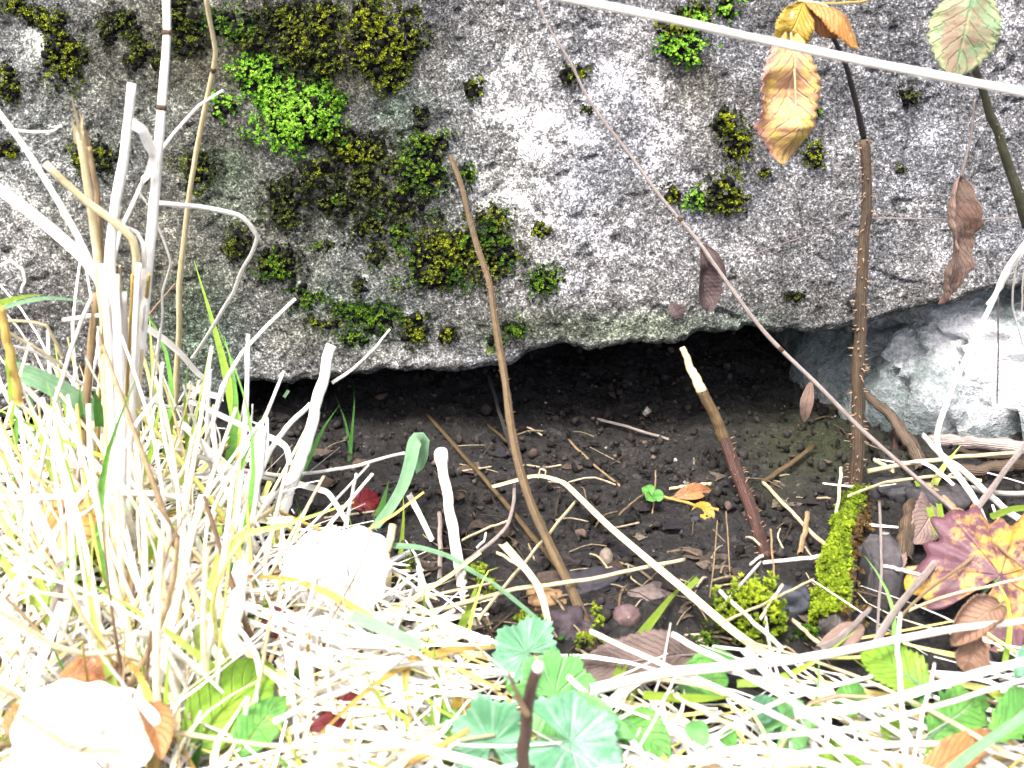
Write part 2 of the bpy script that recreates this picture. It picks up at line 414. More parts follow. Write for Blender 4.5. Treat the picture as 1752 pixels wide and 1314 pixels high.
i = np.arange(nR - 1)[:, None] * nX; j = np.arange(nX - 1)[None]
Fb = np.stack([i + j, i + j + 1, i + nX + j + 1, i + nX + j], -1).reshape(-1, 4)
me = mesh_from('mossy_boulder', Vb, Fb)
bpts = list(range(0)); 
# masks: pale lichen, green algae, dark organic stain (all belong to the stone's surface)
def blobs(px, py, L):
    o = np.zeros(px.shape)
    for (a, b, ra, rb, s) in L: o = np.maximum(o, s * np.exp(-((px - a) / ra) ** 2 - ((py - b) / rb) ** 2))
    return o
def veins(pts, w):
    P = np.array(pts, float); d = np.full(cx.shape, 1e9)
    jx = cx + 14 * vnoise(X * 60, Z * 60, seed=87); jy = cy + 14 * vnoise(X * 60 + 9, Z * 60, seed=88)
    for a, b in zip(P[:-1], P[1:]):
        t = np.clip(((jx - a[0]) * (b[0] - a[0]) + (jy - a[1]) * (b[1] - a[1])) / ((b - a) ** 2).sum(), 0, 1)
        d = np.minimum(d, np.hypot(jx - a[0] - t * (b[0] - a[0]), jy - a[1] - t * (b[1] - a[1])))
    return np.exp(-(d / w) ** 2)
nz = fbm(X * 18, Z * 18, Y * 18, o=4, seed=91); nz2 = fbm(X * 60, Z * 60, Y * 60, o=3, seed=95)
lich = blobs(cx, cy, [(880, 130, 130, 110, .75), (930, 260, 150, 130, 1.05), (1080, 200, 130, 120, .7), (1000, 420, 120, 110, .75), (860, 360, 60, 40, .55), (1100, 220, 110, 90, .75), (1060, 90, 70, 70, .8), (1010, 400, 110, 110, .7), (1180, 290, 70, 90, .5), (1250, 430, 90, 60, .4),
     (58, 78, 28, 26, 1.1), (60, 330, 110, 110, .65), (60, 215, 70, 18, .6), (40, 440, 90, 60, .6), (1380, 330, 120, 60, .25), (1690, 30, 80, 60, .7), (1730, 110, 40, 60, .7), (1590, 240, 30, 30, .5), (1500, 330, 180, 90, .2),
     (560, 470, 60, 50, .4), (680, 610, 140, 22, .5), (1100, 520, 80, 60, .4), (740, 330, 30, 40, .3), (1300, 120, 60, 50, .35), (440, 600, 120, 40, .2), (1620, 440, 110, 80, .2), (310, 420, 60, 50, .3)])
lich = lich * (1 + .6 * nz) + .55 * nz2 * (lich > .12) * lich
lich = np.maximum(lich, .9 * veins([(965, 20), (1010, 65), (1040, 110), (1070, 145)], 11)); lich = np.maximum(lich, .85 * veins([(1110, 140), (1150, 185), (1165, 230)], 13))
lich = np.maximum(lich, .75 * veins([(1062, 330), (1068, 400), (1078, 470), (1090, 510)], 9)); lich = np.maximum(lich, .6 * veins([(840, 350), (920, 380), (1010, 370)], 14))
lich = lich * (.45 + .75 * sstep(-.25, .25, fbm(X * 110, Z * 110, Y * 110, o=3, seed=99))) + .13 + .02 * sstep(760, 900, cx)
green = blobs(cx, cy, [(380, 300, 70, 60, 1), (340, 560, 80, 110, 1), (680, 190, 60, 50, .9), (390, 360, 60, 50, .8), (330, 640, 60, 60, .8), (600, 520, 160, 90, .45), (560, 350, 250, 250, .3), (1050, 560, 300, 30, .5), (1280, 550, 80, 20, .5), (250, 200, 300, 250, .25)]) * (1 + .5 * nz)
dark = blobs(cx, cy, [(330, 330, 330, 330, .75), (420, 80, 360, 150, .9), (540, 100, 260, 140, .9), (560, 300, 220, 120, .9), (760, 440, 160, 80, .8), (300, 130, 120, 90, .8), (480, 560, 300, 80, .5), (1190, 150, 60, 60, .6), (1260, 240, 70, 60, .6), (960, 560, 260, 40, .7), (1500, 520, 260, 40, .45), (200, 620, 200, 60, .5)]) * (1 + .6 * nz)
colour(me, np.clip(np.stack([lich, green, dark], -1).reshape(-1, 3), 0, 1.5))
boulder = link('mossy_boulder', me, M['rock'])
tag(boulder, 'big grey granite boulder with moss and white lichen above the dark hollow', 'boulder')
# close its two ends
for side, col_i in (('a', 0), ('b', nX - 1)):
    pass
import bmesh
bmm = bmesh.new(); bmm.from_mesh(me); 
be = [e for e in bmm.edges if e.is_boundary]
bmesh.ops.holes_fill(bmm, edges=be, sides=0); bmm.to_mesh(me); bmm.free(); me.shade_smooth()
BV = BVHTree.FromPolygons([tuple(v) for v in Vb], [tuple(int(k) for k in f) for f in Fb])
def on_rock(px, py):
    d = nrm(ray(px, py)); h = BV.ray_cast(Vector(CAM), Vector(d))
    if h[0] is None: return None, None
    n = np.array(h[1]); n = n if n.dot(-d) > 0 else -n
    return np.array(h[0]), n

# ------------------------------------------------------------------ ground
gx = np.unique(np.r_[-40, -12, -4, -2, -1.2, np.linspace(-.8, -.36, 30), np.linspace(-.36, .36, 430), np.linspace(.36, .8, 30), 1.2, 2, 4, 12, 40])
gy = np.unique(np.r_[-40, -12, -4, -2, -1.2, np.linspace(-.9, -.32, 40), np.linspace(-.32, .22, 330), np.linspace(.22, .6, 24), .9, 1.5, 4, 12, 40])
GX, GY = np.meshgrid(gx, gy)
H = ground_h(GX, GY)
c1, c2, ci = cell(GX * 115 + .9 * vnoise(GX * 120, GY * 120, seed=1), GY * 115 + .9 * vnoise(GX * 120 + 7, GY * 120, seed=2), 3); d1, d2, di = cell(GX * 260, GY * 260, 13)
near = sstep(.75, .36, np.abs(GX)) * sstep(.6, .3, np.abs(GY))
H = H + near * (.0030 * np.sqrt(np.maximum(0, .55 - c1 ** 2)) * (.1 + 1.3 * ci ** 2) + .0012 * np.sqrt(np.maximum(0, .5 - d1 ** 2)) * (.4 + .9 * di)) + near * (.0055 * fbm(GX * 48, GY * 48, o=4, seed=71) + .0016 * np.abs(fbm(GX * 190, GY * 190, o=2, seed=75)))
Vg = np.stack([GX, GY, H], -1).reshape(-1, 3); n = len(gx)
i = np.arange(len(gy) - 1)[:, None] * n; j = np.arange(n - 1)[None]
me = mesh_from('ground', Vg, np.stack([i + j, i + j + 1, i + n + j + 1, i + n + j], -1).reshape(-1, 4))
qx, qy = project(Vg); gm = blobs(qx, qy, [(1390, 760, 110, 60, .8), (1340, 820, 60, 40, .4), (1550, 780, 60, 30, .3)]); gm[depth(Vg) < .1] = 0
colour(me, np.stack([0 * gm, gm * .5, 0 * gm], -1))
ground = link('ground', me, M['soil']); tag(ground, 'dark crumbly soil floor under the overhanging stone', 'soil', kind='structure')

# crumbs of soil and grit lying on it: nobody could count them
ico_me = bpy.data.meshes.new('tmp'); bmm = bmesh.new(); bmesh.ops.create_icosphere(bmm, subdivisions=1, radius=1); bmm.verts.ensure_lookup_table()
ICO_V = np.array([v.co for v in bmm.verts]); ICO_F = np.array([[v.index for v in f.verts] for f in bmm.faces]); bmm.free()
bmm = bmesh.new(); bmesh.ops.create_icosphere(bmm, subdivisions=4, radius=1)
ICO4_V = np.array([v.co for v in bmm.verts]); ICO4_F = np.array([[v.index for v in f.verts] for f in bmm.faces]); bmm.free()
G = Geo()
for k in range(6500):
    x = rng.uniform(-.34, .36); y = rng.uniform(-.24, .17) if k % 3 else rng.uniform(-.13, .12)
    r = .0005 + .0026 * rng.random() ** 4.5
    if rng.random() < .03: r *= 1.5
    v = ICO_V * (1 + .36 * rng.standard_normal((len(ICO_V), 1))) * (r * rng.uniform(.7, 1.3, 3))
    a = rng.uniform(0, 6.28); ca, sa = math.cos(a), math.sin(a); v = v @ np.array([[ca, sa, 0], [-sa, ca, 0], [0, 0, 1]])
    b = rng.random(); c = np.array([.0155, .0138, .0125]) * rng.uniform(.4, 1.9)
    if b < .008: c = np.array([.30, .28, .25]) * rng.uniform(.4, 1)
    elif b < .05: c = np.array([.06, .045, .036]) * rng.uniform(.6, 1.4)
    elif b < .09: c = np.array([.028, .028, .034]) * rng.uniform(.6, 1.4)
    G.add(v + [x, y, float(ground_h(x, y)) + .0035 + r * .25], ICO_F, c)
o = link('soil_crumbs', G.mesh('soil_crumbs', False), M['crumb']); tag(o, 'loose crumbs of dark soil and grit on the floor of the hollow', 'soil crumbs', kind='stuff')

# ------------------------------------------------------------------ rocks and pebbles
def stone(name, c, rad, mat, label, cat, seed=1, amp=.18, sq=1.0, rotz=0.0, col=None, freq=1.6, fine=.06, group=None, tilt=0.0, hi=False):
    V = ICO4_V if not hi else HI_V; F = ICO4_F if not hi else HI_F
    P = np.sign(V) * np.abs(V) ** sq; P = P / np.maximum(.7, np.linalg.norm(P, axis=1, keepdims=True) ** .5)
    P = P * (1 + amp * fbm(V[:, 0] * freq + seed, V[:, 1] * freq, V[:, 2] * freq, o=3, seed=seed) + fine * fbm(V[:, 0] * 9 + seed, V[:, 1] * 9, V[:, 2] * 9, o=5, seed=seed + 3) - fine * 1.3 * np.exp(-(fbm(V[:, 0] * 3.5 + seed, V[:, 1] * 3.5, V[:, 2] * 3.5, o=3, seed=seed + 6) / .045) ** 2) * (1 if hi else 0))[:, None]
    P = P * np.array(rad)
    ct, st = math.cos(tilt), math.sin(tilt); P = P @ np.array([[ct, 0, -st], [0, 1, 0], [st, 0, ct]])
    ca, sa = math.cos(rotz), math.sin(rotz); P = P @ np.array([[ca, sa, 0], [-sa, ca, 0], [0, 0, 1]])
    me = mesh_from(name, P, F)
    if col is not None: colour(me, np.broadcast_to(np.array(col), (len(P), 3)) * (1 + .35 * fbm(V[:, 0] * 3, V[:, 1] * 3, V[:, 2] * 3, o=3, seed=seed))[:, None])
    o = link(name, me, mat); o.location = Vector(c); tag(o, label, cat, group); return o, P + np.array(c)
bmm = bmesh.new(); bmesh.ops.create_icosphere(bmm, subdivisions=6, radius=1)
HI_V = np.array([v.co for v in bmm.verts]); HI_F = np.array([[v.index for v in f.verts] for f in bmm.faces]); bmm.free()
o, P = stone('base_rock', (.455, .138, .004), (.275, .172, .112), M['base_rock'], 'pale blue-green rock holding up the boulder beside the dark hollow', 'rock', seed=14, amp=.15, sq=.55, freq=1.7, fine=.06, hi=True)
wx, wy = project(P); hilite = blobs(wx, wy, [(1665, 590, 75, 90, 1.2), (1690, 690, 90, 50, .9), (1600, 560, 40, 40, .7), (1740, 640, 60, 90, 1.0), (1545, 600, 40, 60, .3)]); colour(o.data, np.stack([hilite, 0 * hilite, 0 * hilite], -1))  # white highlight on the rock's bulge, painted into its colour
p = at_y(318, 765, .012); stone('grey_stone', (p[0], .022, .014), (.026, .020, .036), M['stone'], 'small smooth grey stone under the corner of the boulder behind dry stems', 'stone', seed=4, amp=.12, sq=.8, col=(.10, .103, .106))
def pebble(px, py, w, h, col, label, seed, name='pebble', cat='pebble', **kw):
    p = at_g(px, py, .001); s = depth(p) / FPX
    return stone(name, p, (w * s * .5, (w + h) * .25 * s, h * s * .5 / cp), kw.pop('mat', M['stone']), label, cat, seed=seed, col=col, **kw)[0]
pebble(1072, 1056, 50, 40, (0.078, 0.051, 0.051), 'reddish brown rounded pebble beside the foot of the brown stem', 5, amp=.1, sq=.9)
pebble(1037, 960, 26, 42, (0.120, 0.099, 0.078), 'upright tan pebble on the dark soil under the bent straw', 6)
pebble(1345, 1045, 62, 75, (0.027, 0.030, 0.039), 'blue-black angular stone between the two clumps of ground moss', 7, amp=.6, sq=.55, fine=.1)
pebble(1020, 1005, 105, 44, (0.021, 0.020, 0.025), 'charcoal black lump on the soil behind the reddish pebble', 8, amp=.7, sq=.6, rotz=.4, fine=.12)
pebble(1500, 1000, 62, 150, (0.045, 0.041, 0.043), 'grey charcoal block standing against the mossy stick', 9, amp=.22, sq=.3, freq=1.0, fine=.12)
pebble(1528, 845, 75, 40, (0.030, 0.030, 0.034), 'dark stone with a pale rim at the foot of the thorny stem', 10, amp=.5, sq=.6, fine=.1)
pebble(935, 1032, 70, 36, (0.216, 0.132, 0.066), 'orange-brown wood fragment lit from above near the stem foot', 11, name='wood_fragment', cat='wood fragment', amp=.6, sq=.7, fine=.1)
pebble(1110, 1018, 84, 22, (0.096, 0.075, 0.069), 'long mauve bark chip lying flat beside the bent straw', 12, name='bark_chip', cat='bark chip', amp=.5, rotz=.5, sq=.7, fine=.1)
pebble(1665, 1145, 60, 80, (0.060, 0.060, 0.072), 'blue-grey stone in shade under the curled brown leaf', 13, amp=.2)
pebble(1440, 1290, 60, 60, (0.066, 0.054, 0.060), 'mauve-grey stone low among the crossed white straws', 15, amp=.2)
pebble(985, 1075, 90, 60, (0.030, 0.022, 0.027), 'purplish dark clod beside the foot of the brown stem', 16, name='soil_clod', cat='soil clod', amp=.8, fine=.14)
pebble(620, 800, 40, 30, (0.060, 0.045, 0.033), 'brown clod behind the arched green blade in the hollow', 17, name='soil_clod', cat='soil clod', amp=.25)
pebble(1600, 860, 120, 60, (0.036, 0.033, 0.036), 'broad dark stone behind the purple and yellow leaf', 18, amp=.5, fine=.1)

# ------------------------------------------------------------------ moss: every cushion is a thing made of leafy shoots
OLIVE = [(.003, .004, .001), (.012, .019, .0008), (.065, .092, .001), (.30, .33, .002)]
DEEP = [(.003, .003, .002), (.004, .006, .0015), (.013, .024, .001), (.13, .16, .002)]
BRIGHT = [(.008, .022, .001), (.050, .15, .003), (.14, .34, .015), (.34, .56, .06)]
GREENM = [(.003, .007, .001), (.010, .030, .001), (.035, .095, .002), (.15, .25, .004)]
FRESH = [(.016, .022, .002), (.07, .11, .003), (.15, .22, .005), (.32, .38, .02)]
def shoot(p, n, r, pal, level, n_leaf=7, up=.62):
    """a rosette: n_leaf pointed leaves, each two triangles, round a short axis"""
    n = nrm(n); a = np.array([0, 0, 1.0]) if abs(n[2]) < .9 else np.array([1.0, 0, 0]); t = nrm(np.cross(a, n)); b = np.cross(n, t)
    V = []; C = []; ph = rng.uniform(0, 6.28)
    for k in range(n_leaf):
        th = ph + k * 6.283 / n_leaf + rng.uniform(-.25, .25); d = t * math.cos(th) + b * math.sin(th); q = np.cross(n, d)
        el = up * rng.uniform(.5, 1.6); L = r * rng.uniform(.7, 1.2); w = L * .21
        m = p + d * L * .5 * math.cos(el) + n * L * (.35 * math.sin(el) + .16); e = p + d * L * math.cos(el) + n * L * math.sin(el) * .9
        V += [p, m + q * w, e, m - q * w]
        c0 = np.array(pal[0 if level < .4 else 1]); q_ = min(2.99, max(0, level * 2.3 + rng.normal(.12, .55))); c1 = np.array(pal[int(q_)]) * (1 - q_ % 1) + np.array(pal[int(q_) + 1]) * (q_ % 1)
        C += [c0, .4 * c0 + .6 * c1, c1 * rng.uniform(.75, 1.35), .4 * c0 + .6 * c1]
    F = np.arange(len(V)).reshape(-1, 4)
    return np.array(V), F, np.array(C)
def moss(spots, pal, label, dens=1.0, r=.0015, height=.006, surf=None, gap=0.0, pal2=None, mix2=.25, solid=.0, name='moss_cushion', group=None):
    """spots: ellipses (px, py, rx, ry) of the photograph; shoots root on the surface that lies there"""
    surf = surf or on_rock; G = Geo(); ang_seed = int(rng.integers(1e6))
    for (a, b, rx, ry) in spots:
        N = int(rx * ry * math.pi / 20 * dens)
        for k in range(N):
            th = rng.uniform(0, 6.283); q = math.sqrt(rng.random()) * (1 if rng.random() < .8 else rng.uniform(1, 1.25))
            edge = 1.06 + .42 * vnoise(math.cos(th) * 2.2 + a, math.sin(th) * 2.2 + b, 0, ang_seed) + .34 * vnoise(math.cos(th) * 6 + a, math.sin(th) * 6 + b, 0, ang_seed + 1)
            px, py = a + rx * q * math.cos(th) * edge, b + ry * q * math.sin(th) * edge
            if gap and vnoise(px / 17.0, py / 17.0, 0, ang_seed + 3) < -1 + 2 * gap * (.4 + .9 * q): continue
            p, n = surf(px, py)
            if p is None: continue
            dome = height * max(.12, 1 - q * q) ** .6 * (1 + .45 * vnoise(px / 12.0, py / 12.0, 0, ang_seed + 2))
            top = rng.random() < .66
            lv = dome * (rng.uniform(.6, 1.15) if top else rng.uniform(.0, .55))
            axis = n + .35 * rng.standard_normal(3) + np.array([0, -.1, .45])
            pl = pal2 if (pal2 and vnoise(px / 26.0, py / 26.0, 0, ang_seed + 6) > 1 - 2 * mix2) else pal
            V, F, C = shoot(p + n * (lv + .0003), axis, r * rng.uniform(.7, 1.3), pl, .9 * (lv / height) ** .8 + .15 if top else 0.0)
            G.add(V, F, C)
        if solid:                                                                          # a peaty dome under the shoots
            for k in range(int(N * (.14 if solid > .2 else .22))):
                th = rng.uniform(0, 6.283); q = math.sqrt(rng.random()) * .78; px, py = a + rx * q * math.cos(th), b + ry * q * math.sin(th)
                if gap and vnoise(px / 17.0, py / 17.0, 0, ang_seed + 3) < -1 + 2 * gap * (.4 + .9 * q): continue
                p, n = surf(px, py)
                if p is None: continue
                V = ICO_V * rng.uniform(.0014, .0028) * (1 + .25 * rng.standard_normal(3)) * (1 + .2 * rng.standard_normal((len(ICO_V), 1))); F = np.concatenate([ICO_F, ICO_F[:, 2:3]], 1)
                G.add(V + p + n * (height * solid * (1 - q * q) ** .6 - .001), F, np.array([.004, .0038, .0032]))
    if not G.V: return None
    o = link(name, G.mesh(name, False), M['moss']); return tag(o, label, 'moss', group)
GB = 'moss cushions growing on the boulder'
O, D, Bt, Gm = OLIVE, DEEP, BRIGHT, GREENM
for spots, pal, kw, label in [
    ([(30, 12, 30, 16), (60, 28, 24, 16)], O, {}, 'olive moss strip at the very corner of the boulder above the white lichen spot'),
    ([(90, 38, 26, 24)], O, {}, 'small olive moss tuft just above the roundish dark cushion by the straw'),
    ([(112, 98, 46, 46)], O, dict(solid=.5), 'roundish dark olive moss cushion beside the white lichen spot'),
    ([(14, 145, 26, 34)], O, dict(solid=.4), 'olive moss clump cut by the picture edge below the white lichen spot'),
    ([(12, 255, 24, 16)], O, {}, 'flat olive moss smear at the picture edge behind the crossing straws'),
    ([(470, 25, 40, 24), (440, 75, 30, 22)], D, dict(gap=.3, pal2=O, mix2=.35), 'broken dark moss between the green patch and the blackish band at the top'),
    ([(690, 345, 44, 34), (580, 350, 44, 26)], D, dict(gap=.25, pal2=Gm, mix2=.3), 'ragged dark moss joining the blackish thin moss to the mid green cushion'),
    ([(560, 410, 40, 22), (690, 400, 30, 22)], D, dict(gap=.4, pal2=Gm, mix2=.3), 'scattered dark moss dots above the wide olive cushion'),
    ([(520, 505, 40, 22), (600, 530, 40, 18)], Gm, dict(gap=.42, height=.003), 'faint scattered green moss dots low on the boulder'),
    ([(205, 50, 40, 40), (250, 95, 46, 40)], D, dict(gap=.30), 'thin blackish moss film between the tallest straw and the roundish cushion'),
    ([(310, 20, 36, 30), (325, 60, 30, 40)], D, dict(gap=.25), 'dark broken moss between the two tall straws at the top'),
    ([(395, 45, 46, 34)], Gm, dict(gap=.36), 'loose green moss patch above the yellow-green lobe'),
    ([(505, 60, 44, 66), (540, 110, 46, 40)], D, dict(gap=.2, pal2=O, mix2=.4), 'blackish moss band with yellow tips between the lime cushion and the big olive one'),
    ([(560, 35, 30, 40)], O, dict(gap=.2), 'yellow-tipped moss bridging to the big olive cushion at the top edge'),
    ([(655, 80, 72, 66), (630, 25, 36, 30), (665, 135, 30, 26)], O, dict(solid=.5, height=.009, pal2=FRESH, mix2=.12), 'biggest olive moss cushion with yellow tips near the top edge'),
    ([(445, 130, 48, 38), (470, 165, 30, 26)], Bt, dict(height=.007, gap=.08, dens=2.0, r=.0013), 'loose lime green moss lobe just above the round lime cushion'),
    ([(512, 205, 66, 54)], Bt, dict(solid=.5, height=.015, r=.00125, dens=3.4), 'round bulging lime green moss cushion with fine dense leaves'),
    ([(385, 185, 24, 24)], Bt, dict(gap=.25), 'small lime moss tuft where the thin bent straw ends'),
    ([(575, 170, 24, 20)], Gm, {}, 'small green moss tuft at the shoulder of the round lime cushion'),
    ([(610, 255, 62, 34), (570, 230, 30, 20)], D, dict(gap=.15, pal2=O, mix2=.35), 'dark moss shelf below the round lime cushion'),
    ([(725, 290, 46, 52), (735, 245, 36, 18)], Gm, dict(solid=.4, height=.009, pal2=O, mix2=.3), 'mid green moss cushion where the tip of the brown stem touches'),
    ([(620, 310, 60, 40), (540, 300, 40, 30)], D, dict(gap=.3, pal2=O, mix2=.2), 'blackish thin moss under the dark shelf'),
    ([(490, 345, 34, 56)], D, dict(gap=.22, pal2=Gm, mix2=.3), 'tall narrow dark moss patch under the round lime cushion'),
    ([(635, 385, 46, 22)], D, dict(gap=.35), 'thin dark moss smear above the cushion crossed by the brown stem'),
    ([(795, 300, 14, 24)], Gm, {}, 'slim green moss tuft to the far side of the brown stem tip'),
    ([(340, 285, 36, 36)], D, dict(gap=.25, pal2=O, mix2=.35), 'dark moss patch beside the thin tall straw'),
    ([(165, 270, 46, 34)], D, dict(gap=.3, pal2=O, mix2=.35), 'dark moss patch behind the frayed broken straws'),
    ([(408, 420, 26, 30)], D, dict(gap=.1, pal2=O, mix2=.3), 'dark moss tuft inside the elbow of the sharply bent thin straw'),
    ([(475, 450, 42, 36)], D, dict(gap=.1, pal2=Gm, mix2=.35), 'dark green moss tuft under the tall narrow patch'),
    ([(645, 435, 20, 24)], D, dict(pal2=Gm, mix2=.4), 'little dark moss tuft left alone beside the cushion crossed by the brown stem'),
    ([(745, 445, 56, 62), (800, 430, 46, 52), (850, 430, 36, 46), (840, 375, 30, 22)], O, dict(solid=.35, height=.009, pal2=Gm, mix2=.45), 'wide olive moss cushion crossed by the tall brown stem'),
    ([(930, 482, 30, 28)], Gm, dict(height=.006), 'green moss tuft low on the stone between the brown stem and the thin fallen stem'),
    ([(925, 393, 16, 14)], O, {}, 'tiny olive moss tuft on pale stone above the low green tuft'),
    ([(615, 490, 12, 18)], D, {}, 'tiny dark moss dab below the lone little tuft'),
    ([(640, 545, 46, 34), (605, 580, 26, 16)], Gm, dict(gap=.3, height=.004), 'thin green moss film just above the lip of the boulder'),
    ([(712, 562, 24, 30)], O, dict(height=.005), 'small olive moss tuft close above the lip of the boulder'),
    ([(768, 572, 16, 18)], O, dict(gap=.2, height=.004), 'faint olive moss dab between the lip tuft and the brown stem'),
    ([(880, 560, 26, 16), (845, 585, 14, 18)], Gm, dict(gap=.1), 'flat green moss dab touching the brown stem above the lip'),
    ([(555, 548, 30, 16)], O, dict(gap=.3, height=.003), 'faint moss film near the cut thick straw tip'),
    ([(808, 152, 17, 18)], O, dict(solid=.4), 'tiny isolated round moss tuft on pale stone near the ridge'),
    ([(720, 190, 16, 12), (718, 215, 12, 10)], D, dict(gap=.15, height=.003), 'two joined faint moss dabs left of the ridge'),
    ([(978, 126, 26, 15)], O, {}, 'small flat moss tuft under the thin fallen stem on white stone'),
    ([(1003, 188, 12, 9)], D, dict(height=.003), 'blackish moss speck touching the thin fallen stem'),
    ([(1165, 85, 44, 26), (1185, 40, 26, 20)], Bt, dict(solid=.5, height=.010), 'bright green moss cushion right under the long white straw'),
    ([(1150, 55, 32, 16), (1185, 22, 36, 14)], O, dict(height=.008), 'yellow-olive moss fringe hugging the long white straw'),
    ([(1243, 15, 20, 18)], Bt, {}, 'lime moss tuft at the top edge beside the bright cushion'),
    ([(1240, 210, 24, 26), (1262, 245, 24, 32)], O, dict(solid=.3), 'olive moss peeping out beside the hanging yellow leaf'),
    ([(1368, 222, 14, 28), (1390, 192, 13, 10)], Gm, {}, 'green moss sliver on the stem side of the hanging yellow leaf'),
    ([(1393, 265, 18, 22)], O, dict(solid=.3), 'small squarish moss tuft below the tip of the hanging yellow leaf'),
    ([(1306, 297, 13, 8)], O, dict(height=.003), 'tiny moss dab under the tip of the hanging yellow leaf'),
    ([(1240, 335, 36, 34)], O, dict(solid=.5, height=.008), 'round olive moss cushion beside the tiny lime one'),
    ([(1188, 342, 20, 18)], Bt, dict(solid=.5, height=.007), 'tiny lime green moss cushion between two olive tufts'),
    ([(1150, 330, 15, 14)], O, {}, 'tiny yellow-olive moss tuft against the tiny lime cushion'),
    ([(1555, 165, 17, 17)], D, dict(pal2=O, mix2=.4), 'small dark moss tuft between the dark petiole and the greenish stem'),
    ([(1540, 288, 12, 8)], D, dict(height=.002), 'blackish moss speck between the thorny stem and the curled dry leaf'),
    ([(1360, 508, 20, 10)], D, dict(height=.003, pal2=O, mix2=.3), 'flat dark moss dab alone near the lip under the thin fallen stem'),
]:
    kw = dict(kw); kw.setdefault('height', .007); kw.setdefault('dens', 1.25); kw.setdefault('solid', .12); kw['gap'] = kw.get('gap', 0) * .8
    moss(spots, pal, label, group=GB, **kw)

# moss on the ground and the mossy stick
def on_ground(px, py): return at_g(px, py, .006), np.array([0, -.3, 1.0])
GG = 'moss growing on the soil'
for spots, pal, kw, label in [
    ([(1278, 1062, 60, 42)], FRESH, dict(solid=.55, height=.020, dens=1.6, r=.002), 'bright yellow-green moss mound on the soil under the thin straw'),
    ([(165, 985, 42, 50)], FRESH, dict(solid=.4, height=.012, r=.003), 'yellow-green feathery moss behind the straws under the orange leaf'),
    ([(820, 985, 20, 16), (840, 1010, 12, 12)], FRESH, dict(height=.005), 'little yellow moss dab beside the knob-headed straw'),
    ([(905, 1068, 26, 12)], FRESH, dict(height=.006), 'yellow-green moss dab in front of the orange wood fragment'),
    ([(700, 962, 14, 12)], FRESH, dict(height=.005), 'tiny yellow moss dab behind the white blown leaf'),
    ([(1020, 1075, 9, 36), (1000, 1100, 20, 10)], FRESH, dict(height=.005), 'yellow-green moss creeping up the foot of the brown stem'),
    ([(1380, 1092, 26, 14)], Gm, dict(height=.006), 'dark green moss dab in front of the moss mound'),
    ([(1205, 1100, 20, 12)], Gm, dict(height=.005), 'small dark moss dab at the near foot of the moss mound'),
]: moss(spots, pal, label, surf=on_ground, group=GG, **kw)
st = thing('mossy_stick', at_g(1420, 1085, 0), 'short leaning stick with one side covered in bright yellow-green moss', 'stick')
sa, sb = at_g(1425, 1080, .004), at_g(1468, 850, .004); SP = smooth_line([sa, .5 * (sa + sb) + [0, 0, .005], sb], 14)
V, F, U = tube(SP, np.linspace(.0070, .0045, 14), 10, .35, 3); G = Geo(); G.add(V, F, None, U); link('wood', G.mesh('wood'), M['bark'], st)
G = Geo(); T, N_, B_ = frames(SP)
for k in range(2600):
    t = rng.random() * 13; i0 = min(12, int(t)); c = SP[i0] + (SP[i0 + 1] - SP[i0]) * (t - i0)
    dirn = nrm(np.array([-.9, -.8, .75]) + .62 * rng.standard_normal(3)); dirn = nrm(dirn - T[i0] * dirn.dot(T[i0]))
    edge = vnoise(t * .9, dirn[0] * 1.5, dirn[2] * 1.5, 5); h = (.0085 + .005 * rng.random() ** .5 + .0035 * edge) * (1 - .35 * (t / 13) ** 2)
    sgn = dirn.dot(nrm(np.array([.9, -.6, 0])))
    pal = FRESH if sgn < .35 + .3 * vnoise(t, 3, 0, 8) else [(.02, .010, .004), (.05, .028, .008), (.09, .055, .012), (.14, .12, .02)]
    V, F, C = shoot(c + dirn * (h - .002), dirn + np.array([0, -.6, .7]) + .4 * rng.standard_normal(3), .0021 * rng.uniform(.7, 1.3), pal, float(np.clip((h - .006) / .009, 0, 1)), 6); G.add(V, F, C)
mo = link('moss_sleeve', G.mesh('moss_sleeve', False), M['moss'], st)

# ------------------------------------------------------------------ stems, straws and blades
def W(s, d=None):
    """'283,0 284,45' -> list of picture points"""
    return [tuple(float(q) for q in p.split(',')) for p in s.split()]
def place(pts, dA, dB):
    """picture points -> places; dA, dB give where the first and the last point stand: a y in metres, or 'gN' = N mm above the ground"""
    pts = W(pts) if isinstance(pts, str) else pts
    def y_of(p, d): return at_g(p[0], p[1], float(d[1:] or 0) / 1000)[1] if isinstance(d, str) else d
    ya, yb = y_of(pts[0], dA), y_of(pts[-1], dB)
    L = np.r_[0, np.cumsum([math.dist(a, b) for a, b in zip(pts[:-1], pts[1:])])]; L = L / L[-1]
    P = []
    for p, t in zip(pts, L):
        q = at_y(p[0], p[1], ya + (yb - ya) * t)
        if isinstance(dA, str) and isinstance(dB, str):                          # a lying one keeps to the ground all along
            h = (float(dA[1:] or 0) * (1 - t) + float(dB[1:] or 0) * t) / 1000; q = at_g(p[0], p[1], h)
        elif q[2] < float(ground_h(q[0], q[1])) + .002: q = at_g(p[0], p[1], .002)
        P.append(q)
    return np.array(P)
def npts(P): return int(np.clip(6 * len(P) + 4, 10, 48))
